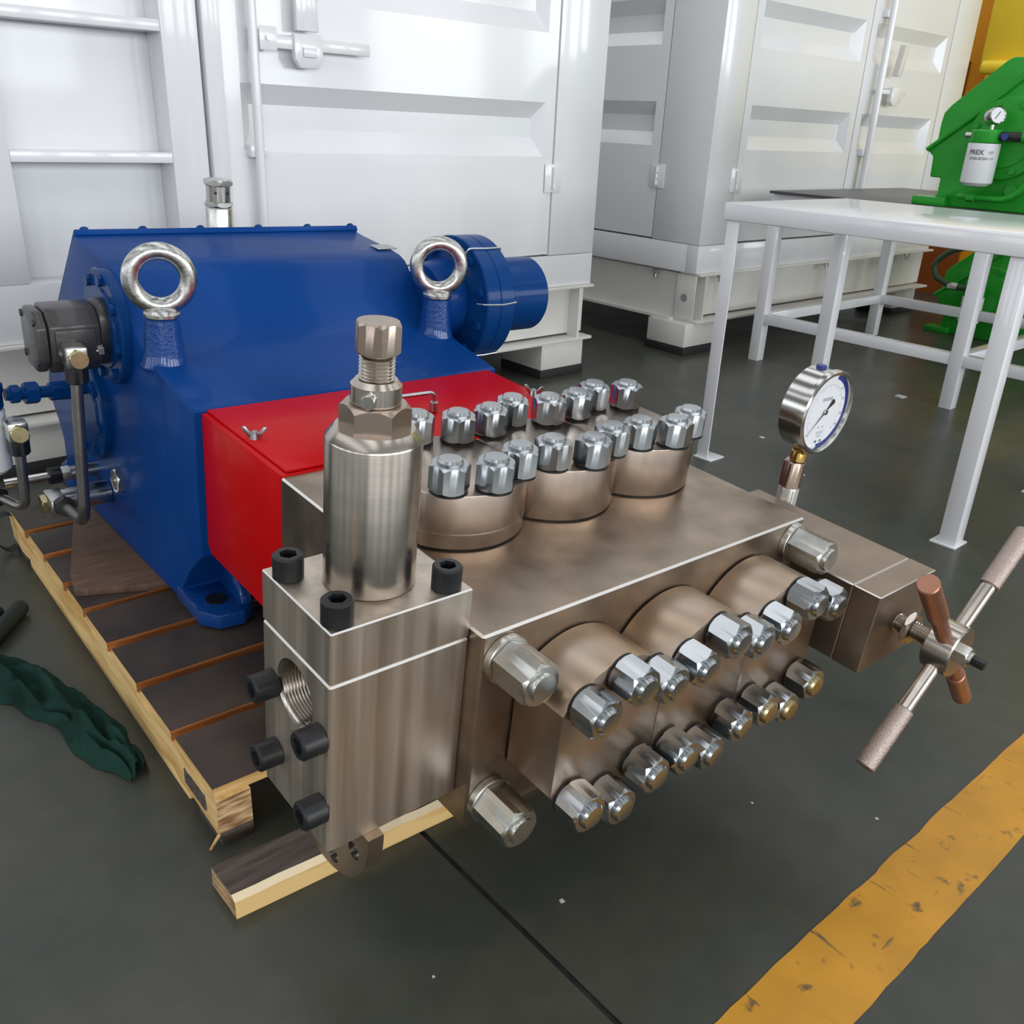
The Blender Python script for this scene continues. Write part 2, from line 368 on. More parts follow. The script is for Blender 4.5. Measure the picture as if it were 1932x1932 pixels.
for xo, sg in ((bx0-.004, 1), (bx1+.004, -1)):
    t = MB(); zf = max(wp(xo+sg*.118, .862, ZO-.4330).z, wp(xo, .862, ZO-.4330).z)
    poly = [(xo, 1.03), (xo, .905), (xo+sg*.03, .868), (xo+sg*.085, .862), (xo+sg*.118, .892), (xo+sg*.118, 1.03)]
    t.prism(poly, zf, zf+.035, 'z', bev=.004)
    t.prism([(1.03, zf+.03), (.885, zf+.03), (.90, zf+.075), (.98, -.35), (1.03, -.34)], min(xo+sg*.088, xo+sg*.114), max(xo+sg*.088, xo+sg*.114), 'x', bev=.006)
    ft = t.obj('mounting_foot', 'blue_cast', case)
    h = MB(); h.lathe([(.024, 0), (.024, .0015), (.018, .0015), (.018, .0004), (0, .0004)], at((xo+sg*.052, .935, zf+.035)), 28); h.obj('bolt_hole', 'black', case)
# rear feet
for xo, sg in ((bx0-.004, 1), (bx1+.004, -1)):
    t = MB(); zf = max(wp(xo+sg*.1, 1.80, ZO-.4330).z, wp(xo, 1.80, ZO-.4330).z)
    t.prism([(xo, 1.80), (xo, 1.90), (xo+sg*.03, 1.935), (xo+sg*.1, 1.935), (xo+sg*.1, 1.80)], zf, zf+.06, 'z', bev=.005); t.obj('mounting_foot', 'blue_cast', case)
# inspection cover on the back slope with its row of bolts
cdir = Vector((0, 1.73-1.565, .03-.200)).normalized(); cn = Vector((0, -cdir.z, cdir.y))*1.0
cn = Vector((0, .7175, .6965)); Tc = Matrix((Vector((1, 0, 0)), cdir, cn)).transposed().to_4x4(); Tc.translation = Vector((0, 1.553, .2065))
t = MB(); t.box(bx0+.004, bx1+.006, -.012, .46, 0, .016, Tc, bev=.003); cover = t.obj('back_cover', 'blue', pump)
bm_ = MB(); bm_.hexa(Matrix(), .019, .011); bolt_me = bm_.mesh('bolt', 'blue_smooth')
for x in (.018, .153, .296, .452, .595, .728):
    for s in (.004, .42): put(bolt_me, 'bolt', cover, Tc @ Matrix.Translation((x, s, .016)))
# name plate
Tn = Matrix.Translation((.715, 1.375, .2005)) @ Euler((math.atan2(.009, .14), 0, 0)).to_matrix().to_4x4()
t = MB(); t.box(-.03, .03, -.022, .022, 0, .0016, Tn, bev=.0005); npl = t.obj('name_plate', 'zinc', pump)
t = MB(); t.box(-.024, .024, -.016, .016, .0016, .0019, Tn); t.obj('plate_print', 'inkpale', npl)
# breather
t = MB(); T0 = at((.358, 1.597, .165)); t.lathe([(0, 0), (.031, 0), (.033, .003), (.033, .100), (.031, .104), (0, .104)], T0, 32); br = t.obj('breather', 'zinc', pump)
t = MB(); t.hexa(at((.358, 1.597, .270)), .066, .012, bottom=True); t.obj('lock_nut', 'zinc', br)
t = MB(); t.cyl((.358, 1.597, .281), (.358, 1.597, .322), .030, n=32, bev=.002); t.obj('neck', 'polish', br)
t = MB(); t.hexa(at((.358, 1.597, .321), spin=.3), .066, .015, bottom=True); t.obj('breather_cap', 'zinc', br)
for a in (-2.2, -1.2, 0):
    t = MB(); t.cyl((.358+.029*math.cos(a), 1.597+.029*math.sin(a), .305), (.358+.0312*math.cos(a), 1.597+.0312*math.sin(a), .305), .0035, n=12); t.obj('vent_hole', 'black', br)
# bearing covers on the left flank
sm = MB(); sm.hexa(Matrix(), .022, .009); sbolt = sm.mesh('bolt', 'blue_smooth')
def disc(cy, cz, R, th, nb, x=bx0, a0=.2, step=None):
    t = MB(); t.lathe([(0, 0), (R-.004, 0), (R, -.004+.004), (R, th-.004), (R-.004, th), (R*.72, th), (R*.70, th+.004), (0, th+.004)], at((x, cy, cz), (-1, 0, 0)), 56)
    d = t.obj('bearing_cover', 'blue_smooth', pump)
    for k in range(nb):
        a = a0+2*PI*k/nb; put(sbolt, 'bolt', d, at((x-th, cy+R*.85*math.cos(a), cz+R*.85*math.sin(a)), (-1, 0, 0)))
    return d
disc(1.322, .060, .1265, .022, 8); disc(1.522, -.187, .1345, .022, 8)
# eye bolts on cast bosses
for ex, ey, rz in ((.022, 1.115, math.radians(-16)), (.704, 1.105, math.radians(-26))):
    zb = .030
    t = MB(); t.lathe([(0, 0), (.049, 0), (.044, .012), (.040, .03), (.0335, .098), (.031, .1), (0, .1)], at((ex, ey, zb)), 32); t.obj('eye_bolt_boss', 'blue_cast', case)
    t = MB(); t.lathe([(0, 0), (.034, 0), (.036, .003), (.036, .009), (.031, .016), (.022, .020), (0, .020)], at((ex, ey, zb+.1)), 32)
    t.torus(Matrix.Translation((ex, ey, zb+.177)) @ Matrix.Rotation(rz, 4, 'Z') @ Matrix.Rotation(PI/2, 4, 'X'), .055, .0175, 48, 18)
    t.obj('eye_bolt', 'galv', pump)
# input shaft flange on the right flank
fy, fz = 1.183, .102
t = MB(); t.lathe([(0, 0), (.085, 0), (.10, .05), (.10, .075), (0, .075)], at((bx1-.004, fy+.02, fz), (1, 0, 0)), 48); t.obj('bearing_housing', 'blue', case)
t = MB(); t.lathe([(0, 0), (.110, 0), (.118, .004), (.158, .004), (.161, .007), (.161, .046), (.1595, .0475), (0, .0475)], at((.800, fy, fz), (1, 0, 0)), 72); fl1 = t.obj('drive_flange', 'blue_smooth', pump)
t = MB(); t.lathe([(0, 0), (.1595, 0), (.161, .0015), (.161, .043), (.158, .046), (0, .046)], at((.8485, fy, fz), (1, 0, 0)), 72); t.obj('companion_flange', 'blue_smooth', pump)
t = MB(); t.lathe([(0, 0), (.099, 0), (.099, .172), (.096, .176), (.030, .176), (.028, .17), (0, .17)], at((.892, fy, fz), (1, 0, 0)), 56); sh = t.obj('drive_shaft_hub', 'blue_smooth', pump)
for k in range(10):
    a = .3+2*PI*k/10; put(sbolt, 'bolt', fl1, at((.802, fy+.136*math.cos(a), fz+.136*math.sin(a)), (-1, 0, 0)))
for a in (math.radians(118), math.radians(230), math.radians(172)):
    ps = [(.79, fy+.135*math.cos(a), fz+.135*math.sin(a)), (.793, fy+.163*math.cos(a), fz+.163*math.sin(a)), (.85, fy+.1645*math.cos(a+.02), fz+.1645*math.sin(a+.02)), (.898, fy+.163*math.cos(a), fz+.163*math.sin(a)), (.9, fy+.14*math.cos(a), fz+.14*math.sin(a))]
    t = MB(); t.tube(ps, .0022, 8, .008); t.obj('tie_wire', 'wire', fl1)
# oil sight glass
t = MB(); t.hexa(at((bx0, 1.362, -.329), (-1, 0, 0)), .056, .017, hole=.021); sg_ = t.obj('sight_glass', 'zinc', pump)
t = MB(); t.lathe([(0, .006), (.0195, .006)], at((bx0, 1.362, -.329), (-1, 0, 0)), 24); t.obj('glass_disc', 'polish', sg_)

# --- lubrication gear pump with its pipes
gy, gz = 1.318, .048
oct_ = [(gy+.066*a, gz+.069*c_) for a, c_ in ((-.5, -1), (.5, -1), (.95, -.55), (.95, .55), (.5, 1), (-.5, 1), (-.95, .55), (-.95, -.55))]
t = MB(); t.prism(oct_, -.160, -.058, 'x', bev=.006); gp = t.obj('gear_pump', 'gearpump', pump)
oc2 = [(gy+(p[0]-gy)*.94, gz+(p[1]-gz)*.94) for p in oct_]
t = MB(); t.prism(oc2, -.184, -.161, 'x', bev=.006)
t.prism([(gy-.067, gz-.03), (gy-.067, gz+.03), (gy-.05, gz+.03), (gy-.05, gz-.03)], -.150, -.07, 'x', bev=.003); t.obj('pump_end_cover', 'gearpump', gp)
ppoly = []
for k in range(40):
    a = 2*PI*k/40; u, v = .055*math.cos(a), .082*math.sin(a); q = .45; ppoly.append((gy+u*math.cos(q)-v*math.sin(q), gz+.004+u*math.sin(q)+v*math.cos(q)))
t = MB(); t.prism(ppoly, -.058, -.036, 'x', bev=.003); t.obj('pump_flange', 'gearpump', gp)
for dy, dz in ((-.045, -.04), (-.045, .045), (.045, -.04), (.045, .045)):
    t = MB(); t.cyl((-.182, gy+dy, gz+dz), (-.1862, gy+dy, gz+dz), .008, n=16, bev=.001); t.obj('cap_screw', 'black_ox', gp)
t = MB(); t.hexa(at((-.058, gy-.06, gz-.02), (-1, 0, 0)), .022, .012); t.cyl((-.085, gy-.06, gz-.02), (-.07, gy-.06, gz-.02), .007, n=16); t.obj('flange_bolt', 'zinc', gp)
def elbow(c, name='banjo_fitting', dz=-1):
    x, y, z = c
    t = MB(); t.box(x-.021, x+.021, y-.021, y+.024, z-.022, z+.022, bev=.004); e = t.obj(name, 'yzinc' if name != 'banjo_fitting' else 'zinc', pump)
    t = MB(); t.hexa(at((x, y-.021, z), (-.05, -1, .05), .2), .036, .015); t.obj('banjo_bolt', 'yzinc', e)
    t = MB(); t.hexa(at((x, y+.024, z), (0, 1, 0), .5), .042, .014); t.obj('hex_adapter', 'zinc', e)
    t = MB(); t.hexa(at((x, y, z-.021), (0, 0, -1), .3), .040, .036, bottom=True); t.obj('union_nut', 'black_ox', e)
    return e
elbow((-.1245, 1.222, .032))
pu = MB(); pu.tube([(-.1268, 1.222, -.02), (-.143, 1.218, -.352), (-.137, 1.40, -.388)], .0125, 16, .05, fs_=10); op = pu.obj('oil_pipe', 'pipe', pump)
t = MB(); t.hexa(at((-.138, 1.385, -.385), (.03, 1, -.2)), .042, .035, bottom=True); t.obj('union_nut', 'black_ox', op)
t = MB(); t.cyl((bx0, 1.47, -.402), (-.085, 1.47, -.402), .030, n=32, bev=.002); cy_ = t.obj('suction_stub', 'polish', pump)
t = MB(); t.cyl((-.085, 1.47, -.402), (-.125, 1.47, -.402), .026, n=32, bev=.002); t.obj('stub_neck', 'polish', cy_)
t = MB(); t.box(-.162, -.122, 1.42, 1.50, -.424, -.38, bev=.006); t.obj('elbow_block', 'zinc', cy_)
t = MB(); t.hexa(at((-.162, 1.465, -.402), (-1, 0, 0)), .042, .014, bottom=True); t.obj('plug', 'yzinc', cy_)
# second line: filter side
elbow((-.217, 1.40, -.180))
t = MB(); t.tube([(-.2165, 1.40, -.235), (-.221, 1.40, -.378), (-.262, 1.47, -.362), (-.32, 1.50, -.36)], .0115, 14, .035, fs_=8); op2 = t.obj('oil_pipe', 'pipe', pump)
t = MB(); t.hexa(at((-.255, 1.46, -.365), (-.6, .75, .1)), .04, .03, bottom=True); t.obj('union_nut', 'black_ox', op2)
t = MB(); t.tube([(-.23, 1.56, -.375), (-.10, 1.56, -.375)], .0115, 14); op3 = t.obj('oil_pipe', 'polish', pump)
t = MB(); t.hexa(at((-.13, 1.56, -.375), (1, 0, 0)), .040, .03, bottom=True); t.obj('union_nut', 'black_ox', op3)
t = MB(); t.hexa(at((-.10, 1.56, -.375), (1, 0, 0)), .036, .022); t.cyl((-.08, 1.56, -.375), (bx0, 1.56, -.375), .017, n=24); t.obj('hex_adapter', 'zinc', op3)
t = MB(); t.lathe([(0, -.30), (.035, -.30), (.0475, -.288), (.0475, -.152), (.045, -.148), (0, -.148)], at((-.268, 1.475, 0)), 40); fi = t.obj('oil_filter', 'filterwhite', pump)
for zz in (-.235, -.247):
    t = MB(); t.lathe([(.0477, zz), (.0477, zz+.003)], at((-.268, 1.475, 0)), 3, -.95, -.80); t.obj('filter_print', 'ink', fi)
t = MB(); t.lathe([(0, -.147), (.043, -.147), (.047, -.142), (.047, -.112), (.050, -.107), (.050, -.092), (.046, -.088), (0, -.086)], at((-.268, 1.475, 0)), 40); t.obj('filter_head', 'blue_smooth', fi)
t = MB(); t.cyl((-.215, 1.478, -.122), (-.03, 1.492, -.134), .014, n=20); hs = t.obj('filter_connector', 'blue_smooth', pump)
for xa, xb, af in ((-.205, -.185, .038), (-.175, -.145, .046), (-.12, -.055, .040)):
    t = MB(); t.hexa(at((xa, 1.4785+(xa+.215)*.075, -.1225-(xa+.215)*.065), (1, .075, -.065)), af, xb-xa, bottom=True); t.obj('hex_union', 'blue_smooth', hs)

# --- red plunger cover
t = MB(); t.prism([(.5535, -.30), (.868, -.30), (.884, -.284), (.884, .002), (.5535, .002)], .0015, .7155, 'x', bev=.002); rc = t.obj('plunger_cover', 'red', pump)
t = MB(); t.box(.0125, .705, .558, .8835, .003, .0075, bev=.001); lid = t.obj('cover_lid', 'red', rc)
def wing(x, y, rz):
    t = MB(); t.lathe([(0, 0), (.0095, 0), (.0075, .011), (.005, .011), (.0045, .014), (0, .014)], at((x, y, .0075)), 20)
    for s in (-1, 1):
        pl_ = [(.006*s, .003), (.010*s, .002), (.021*s, .016), (.0215*s, .022), (.016*s, .0225), (.006*s, .010)]
        t.prism(pl_, -.0022, .0022, 'y', bev=.0006, T=Matrix.Translation((x, y, .0075)) @ Matrix.Rotation(rz, 4, 'Z'))
    return t.obj('wing_nut', 'chrome', lid)
wing(.030, .713, math.radians(-32)); wing(.686, .695, math.radians(-50))

# --- fluid end block and its four stud nuts
t = MB(); t.box(0, W, 0, .553, -.3254, 0, bev=.0032, seg=1, cm=1); fe = t.obj('fluid_end', ['steel_top', 'chamfer'], pump)
t = MB(); t.lathe([(0, 0), (.0345, 0), (.0355, .001), (.0355, .011), (.0345, .012), (0, .012)], Matrix(), 36); t.hexa(Matrix.Translation((0, 0, .0125)), .058, .064); t.lathe([(0, .0764), (.020, .0764), (.0205, .079), (.019, .082), (0, .0825)], Matrix(), 28)
snut = t.mesh('stud_nut', 'zinc')
for x, z, sp in ((.038, -.043, .1), (.036, -.283, .35), (.690, -.039, .2), (.690, -.283, .5)): put(snut, 'stud_nut', fe, at((x, 0, z), (0, -1, 0), sp))

# --- valve covers: truncated discs, six cap nuts each
def trunc(R, hw, n=40):
    a0 = math.acos(hw/R); pts = []
    for k in range(n+1): a = a0+(PI-2*a0)*k/n; pts.append((R*math.cos(a), R*math.sin(a)))
    return pts+[(-p[0], -p[1]) for p in pts]
def nut_mesh(stud):
    t = MB(); t.hexa(Matrix.Translation((0, 0, .003)), .0545, .0425, bottom=True); t.mi = 1
    t.lathe([(0, .0453), (.0195, .0453), (.0195, .0485), (.0165, .0525), (0, .0533)], Matrix(), 28); t.mi = 2
    t.lathe([(0, 0), (.0285, 0), (.0285, .0032), (0, .0032)], Matrix(), 28)  # black disc paints the ring of shadow and oil under the nut
    return t.mesh('cap_nut', ['chrome', stud, 'black'])
nut_a = nut_mesh('chrome'); nut_b = nut_mesh('yzinc')
BN = [(sx, sy) for sy in (-1, 1) for sx in (-1, 0, 1)]
def bolt_xy(sx, sy): return (.0665*sx, (.079 if sx else .1025)*sy)
CX = [.1655, .3675, .5695]
rn = random.Random(5)
for i, cx in enumerate(CX):
    t = MB(); P = [(cx+p[0], .302+p[1]) for p in trunc(.119, .1004)]
    t.prism(P, .003, .0905, 'z', bev=.0012)
    cv = t.obj('valve_cover', 'bronze_steel', pump)
    t = MB(); t.prism([(cx+p[0], .302+p[1]) for p in trunc(.115, .097)], -.002, .004, 'z'); t.obj('gasket', 'black', cv)
    if i == 0:
        t = MB(); t.prism([(cx+p[0], .302+p[1]) for p in trunc(.1193, .1006)], .0265, .0280, 'z'); t.obj('scribe_line', 'polish', cv)
    for sx, sy in BN:
        u, v = bolt_xy(sx, sy); put(nut_a, 'cap_nut', cv, at((cx+u, .302+v, .0905), (0, 0, 1), rn.uniform(0, PI/3)))
for i, cx in enumerate(CX):
    cx -= .001; zc = -.1585
    t = MB(); P = [(cx+p[0], zc+p[1]) for p in trunc(.1215, .1004)]
    t.prism(P, -.096, -.003, 'y', bev=.0012); cv = t.obj('plunger_cap', 'brown_stain', pump)
    t = MB(); t.prism([(cx+p[0], zc+p[1]) for p in trunc(.117, .097)], -.004, .002, 'y'); t.obj('gasket', 'black', cv)
    for sx, sy in BN:
        u, v = bolt_xy(sx, sy); put(nut_b if (i == 2 and sy < 0) or (i == 1 and sy < 0 and sx == 9) else nut_a, 'cap_nut', cv, at((cx+u, -.096, zc+v), (0, -1, 0), rn.uniform(0, PI/3)))

# --- relief valve block on the left
vx0, vx1, vy0, vy1 = -.2032, -.0005, .0283, .2006
t = MB()
# block with a threaded side port: build the left face with a round hole
py_, pz_, pr_ = .1145, -.0795, .0465; N = 48
b = bmesh.new()
ring = [(vy0 + (vy1-vy0)*0, 0)]
def faceloop():
    corners = [(vy0, -.0162), (vy1, -.0162), (vy1, -.278), (vy0, -.278)]; out = []
    for k in range(N):
        a = 2*PI*k/N; dy, dz = math.cos(a), math.sin(a); tt = 1e9
        if dy > 1e-9: tt = min(tt, (vy1-py_)/dy)
        if dy < -1e-9: tt = min(tt, (vy0-py_)/dy)
        if dz > 1e-9: tt = min(tt, (-.0162-pz_)/dz)
        if dz < -1e-9: tt = min(tt, (-.278-pz_)/dz)
        out.append((py_+dy*tt, pz_+dz*tt))
    for c_ in corners:
        k = min(range(N), key=lambda k: (out[k][0]-c_[0])**2+(out[k][1]-c_[1])**2); out[k] = c_
    return out
ol_ = faceloop(); vs = []; fs = []
for (y, z) in ol_: vs.append((vx0, y, z))
for k in range(N): a = 2*PI*k/N; vs.append((vx0, py_+pr_*math.cos(a), pz_+pr_*math.sin(a)))
for (y, z) in ol_: vs.append((vx1, y, z))
for k in range(N): j = (k+1) % N; fs.append((k, j, N+j, N+k)); fs.append((k, 2*N+k, 2*N+j, j))
fs.append(tuple(range(2*N, 3*N)))
t.faces(vs, fs); bmesh.ops.recalc_face_normals(t.bm, faces=list(t.bm.faces))
ed = [e for e in t.bm.edges if len(e.link_faces) == 2 and e.calc_face_angle(0) > 1.2]
bmesh.ops.bevel(t.bm, geom=ed, offset=.0026, segments=1, profile=.5, affect='EDGES', material=1)
for f in t.bm.faces:
    f.normal_update()
    if f.material_index == 1 and f.normal.z < .3: f.material_index = 0  # painted highlight stays on the upward chamfers alone
vb = t.obj('relief_valve_block', ['steel_v', 'chamfer'], pump, sharp=25)
t = MB(); pf = [(pr_, 0), (pr_-.003, .003)]
for k in range(12): pf += [(pr_-.0055, .003+.0045*k+.0012), (pr_-.003, .003+.0045*k+.0036)]
pf += [(pr_-.0055, .06), (.032, .06), (.03, .10), (0, .10)]
t.lathe(pf, at((vx0, py_, pz_), (1, 0, 0)), 48); t.obj('threaded_port', 'turned', vb)
t = MB(); t.box(vx0, vx1, vy0, vy1, -.0148, .0575, bev=.0018, seg=1, cm=1); vcap = t.obj('relief_valve_cap_plate', ['steel_v', 'chamfer'], pump)
def socket_screw(): 
    t = MB(); R, h, hs = .0193, .032, .0098
    vs = []; fs = []; n = 36; rows = [(R-.001, 0), (R, .001), (R, h-.0025), (R-.0025, h)]
    for r_, z in rows:
        for k in range(n): a = 2*PI*k/n; vs.append((r_*math.cos(a), r_*math.sin(a), z))
    for q in range(3):
        for k in range(n): j = (k+1) % n; fs.append((q*n+k, q*n+j, (q+1)*n+j, (q+1)*n+k))
    o0 = len(vs)
    for z in (h, h-.016):
        for k in range(n):
            a = 2*PI*k/n; q = (a+PI/6) % (PI/3)-PI/6; rr = hs/math.cos(q); vs.append((rr*math.cos(a), rr*math.sin(a), z))
    for k in range(n): j = (k+1) % n; fs.append((3*n+k, 3*n+j, o0+j, o0+k)); fs.append((o0+k, o0+j, o0+n+j, o0+n+k))
    fs.append(tuple(range(o0+n, o0+2*n))); fs.append(tuple(reversed(range(n)))); t.faces(vs, fs); return t.mesh('cap_screw', 'black_ox')
ss = socket_screw()
for x, y, sp in ((-.1835, .168, .2), (-.1835, .049, .5), (-.0285, .049, .1), (-.0285, .168, .4)): put(ss, 'cap_screw', vcap, at((x, y, .0575), (0, 0, 1), sp))
for y, z, sp in ((.171, -.0975, .2), (.047, -.1005, .5), (.163, -.2045, .7), (.042, -.2085, .1)): put(ss, 'cap_screw', vb, at((vx0, y, z), (-1, 0, 0), sp))
# adjusting cylinder
ax, ay = -.1, .1148
t = MB(); t.lathe([(0, .0578), (.0555, .0578), (.0575, .060), (.0575, .2475), (.0565, .2505), (.047, .262), (0, .262)], at((ax, ay, 0)), 64); rv = t.obj('relief_valve_body', 'turned', pump)
t = MB(); t.hexa(at((ax, ay, .261), spin=.42), .0725, .030); t.obj('lock_nut', 'bronze_steel', rv)
t = MB(); t.lathe([(0, .291), (.0285, .291), (.0295, .292), (.0295, .313), (.024, .319), (0, .319)], at((ax, ay, 0)), 40); t.obj('collar', 'turned', rv)
t = MB(); pf = [(0, .316), (.0205, .316)]
for k in range(7): z = .317+.004*k; pf += [(.0182, z+.001), (.0207, z+.003)]
pf += [(.0182, .3465), (.0182, .353), (0, .353)]
t.lathe(pf, at((ax, ay, 0)), 32); t.obj('adjusting_thread', 'turned', rv)
t = MB(); t.hexa(at((ax, ay, .349), spin=.12), .0475, .036, bottom=True); t.obj('adjusting_bolt', 'bronze_steel', rv)
d_ = Vector((-.72, -.69, .0)).normalized()
t = MB(); p0 = Vector((ax, ay, .301))+d_*.026; t.hexa(at(p0, d_), .0155, .012); t.obj('set_screw', 'zinc', rv)
# half-round lug under the block
P = [(.13+.115*math.cos(a), -.288+.115*math.sin(a)) for a in [PI+PI*k/36 for k in range(37)]]
P = [(.015, -.276)]+P+[(.245, -.276)]
def holed_plate(outer, holes, x0, x1):
    """plate in the (y,z) plane with real round through-holes"""
    b = bmesh.new(); loops = []
    for lp in [outer]+[[(cy+r_*math.cos(2*PI*k/28), cz+r_*math.sin(2*PI*k/28)) for k in range(28)] for cy, cz, r_ in holes]:
        pair = []
        for x in (x0, x1):
            v = [b.verts.new((x, *p)) for p in lp]; pair.append(v)
        loops.append(pair)
    for side in (0, 1):
        es = []
        for pr_2 in loops:
            v = pr_2[side]; es += [b.edges.new((v[k], v[(k+1) % len(v)])) for k in range(len(v))]
        bmesh.ops.triangle_fill(b, edges=es, use_beauty=True)
    for i_, (A, B) in enumerate(loops):
        for k in range(len(A)):
            fc = b.faces.new((A[k], A[(k+1) % len(A)], B[(k+1) % len(A)], B[k])); fc.material_index = 1 if i_ else 0
    return b
t = MB(); t.merge(holed_plate(P, [(.1035, -.3755, .0135), (.0500, -.3225, .0135), (.172, -.368, .0135)], -.150, -.126))
lug = t.obj('half_round_lug', ['brown_stain', 'polish'], pump)
# suction manifold below the fluid end
t = MB(); t.cyl((.05, .30, -.385), (.68, .30, -.385), .058, n=40, bev=.003); t.box(.06, .66, .23, .37, -.345, -.3258); t.obj('suction_manifold', 'steel', pump)

# --- choke valve on the right
cx0, cx1 = W+.0006, .9126
t = MB(); t.box(cx0, cx1, -.1187, .22, -.230, -.076, bev=.0022, seg=1, cm=1); ck = t.obj('choke_body', ['steel', 'chamfer'], pump)
t = MB(); t.box(cx0, cx1, -.170, -.1195, -.230, -.076, bev=.0016, seg=1, cm=1); ckc = t.obj('choke_cap', ['steel', 'chamfer'], pump)
for x, z in ((.755, -.098), (.878, -.098), (.755, -.208), (.878, -.208)):
    t = MB(); t.lathe([(.0105, .0002), (.0095, -.0008), (.0095, -.0002), (.0085, -.0002), (0, -.0001)], at((x, -.170, z), (0, -1, 0)), 24); t.obj('screw_hole', 'black', ckc)
hx, hz = .8165, -.153
t = MB(); pf = [(0, 0), (.017, 0)]
for k in range(17): y = .001+.0042*k; pf += [(.0150, y+.001), (.0178, y+.0032)]
pf += [(.015, .08), (0, .08)]
t.lathe(pf, at((hx, -.169, hz), (0, -1, 0)), 32); t.obj('choke_stem', 'turned', pump)
t = MB(); t.hexa(at((hx, -.190, hz), (0, -1, 0)), .056, .012, bottom=True); t.obj('stem_nut', 'turned', ckc)
hy = -.262
t = MB(); t.lathe([(0, 0), (.044, 0), (.0465, .0025), (.0465, .045), (.044, .0475), (0, .0475)], at((hx, hy+.024, hz), (0, -1, 0)), 48); hub = t.obj('handle_hub', 'turned', pump)
for k in range(4):
    a = PI/4+PI/2*k; d = Vector((math.cos(a), 0, math.sin(a))); p = Vector((hx, hy, hz))
    red = k in (1, 3)  # these two arms carry the painted reddish reflection
    t = MB(); t.cyl(p+d*.040, p+d*.135, .0132, n=24); arm = t.obj('handle_arm', 'red_reflection' if red else 'turned', hub)
    t = MB(); t.cyl(p+d*.130, p+d*.250, .0172, n=28, bev=.002); t.obj('handle_grip', 'red_reflection' if red else 'knurl', arm)
t = MB(); t.hexa(at((hx, hy-.0235, hz), (0, -1, 0)), .034, .016); t.cyl((hx, hy-.039, hz), (hx, hy-.045, hz), .012, n=24); t.obj('spindle_nut', 'zinc', hub)
t = MB(); t.box(hx-.007, hx+.007, hy-.066, hy-.044, hz-.007, hz+.007, bev=.001); t.obj('square_drive', 'black_ox', hub)
# --- pressure gauge on its riser
gx, gyy, gzc = .936, .160, .1195
t = MB(); t.hexa(at((gx, .166, -.20)), .036, .148, bottom=True); ri = t.obj('gauge_riser', 'satin', pump)
t = MB(); t.cyl((.90, .166, -.17), (gx, .166, -.17), .014, n=24); t.obj('riser_elbow', 'zinc', ri)
t = MB(); t.hexa(at((gx, .166, -.0515), spin=.25), .040, .0565, bottom=True); t.obj('gauge_adapter', 'bronze_steel', ri)
t = MB(); t.cyl((gx+.018, .160, -.03), (gx+.027, .158, -.03), .005, n=14); t.obj('bleed_screw', 'zinc', ri)
GR = .0835
t = MB(); t.lathe([(0, .024), (GR-.008, .024), (GR-.003, .020), (GR-.003, -.0225), (GR+.001, -.024), (GR+.001, -.033), (GR-.002, -.036), (GR-.008, -.0345), (GR-.0095, -.030), (GR-.0095, -.027), (0, -.027)], at((gx, gyy, gzc), (0, 1, 0)), 72)
gc = t.obj('pressure_gauge', 'polish', pump)
def gp_(u, v, d): return (gx+u, gyy-d, gzc+v)
t = MB(); t.lathe([(GR-.0097, 0), (0, 0)], at(gp_(0, 0, .0275), (0, -1, 0)), 64); t.obj('dial', 'dial', gc)
t = MB()
def arcband(t, r0, r1, a0, a1, d, n=40):
    vs = []; 
    for k in range(n+1):
        a = math.radians(a0+(a1-a0)*k/n); vs += [gp_(r0*math.cos(a), r0*math.sin(a), d), gp_(r1*math.cos(a), r1*math.sin(a), d)]
    t.faces(vs, [(2*k, 2*k+1, 2*k+3, 2*k+2) for k in range(n)])
arcband(t, .0665, .0735, -92, 75, .0278); t.obj('blue_scale_band', 'bluearc', gc)
t = MB()
for k in range(0, 51):
    a = math.radians(225-270*k/50); r0 = .053 if k % 5 else .049; w = .0005
    u, v = math.cos(a), math.sin(a); t.faces([gp_(r0*u-w*v, r0*v+w*u, .0278), gp_(.0565*u-w*v, .0565*v+w*u, .0278), gp_(.0565*u+w*v, .0565*v-w*u, .0278), gp_(r0*u+w*v, r0*v-w*u, .0278)], [(0, 1, 2, 3)])
for (u, v, w, h) in ((0, .026, .017, .0035), (-.008, -.031, .003, .0016), (.006, -.031, .003, .0016), (0, -.041, .013, .0008), (0, -.044, .012, .0008), (0, -.050, .009, .0012)):
    t.faces([gp_(u-w, v-h, .0278), gp_(u+w, v-h, .0278), gp_(u+w, v+h, .0278), gp_(u-w, v+h, .0278)], [(0, 1, 2, 3)])
t.obj('scale_marks', 'inkpale', gc)
t = MB()
for ang in (225, 20, -10, -32, 45): 
    a = math.radians(ang); u, v = math.cos(a)*.0605, math.sin(a)*.0605; w, h = (.0042, .0022)
    t.faces([gp_(u-w, v-h, .0278), gp_(u+w, v-h, .0278), gp_(u+w, v+h, .0278), gp_(u-w, v+h, .0278)], [(0, 1, 2, 3)])
t.obj('scale_figures', 'inkpale', gc)
t = MB(); a = math.radians(222); u, v = math.cos(a), math.sin(a)
def nd(r_, w, d=.0295): return gp_(r_*u-w*v, r_*v+w*u, d)
t.faces([nd(.060, .0003), nd(0, .0016), nd(-.012, .0018), nd(-.030, .0062), nd(-.033, 0), nd(-.030, -.0062), nd(-.012, -.0018), nd(0, -.0016), nd(.060, -.0003)], [tuple(range(9))])
t.obj('needle', 'black', gc)
t = MB(); t.cyl(gp_(0, 0, .028), gp_(0, 0, .032), .0058, n=20, bev=.0008); t.obj('needle_hub', 'polish', gc)
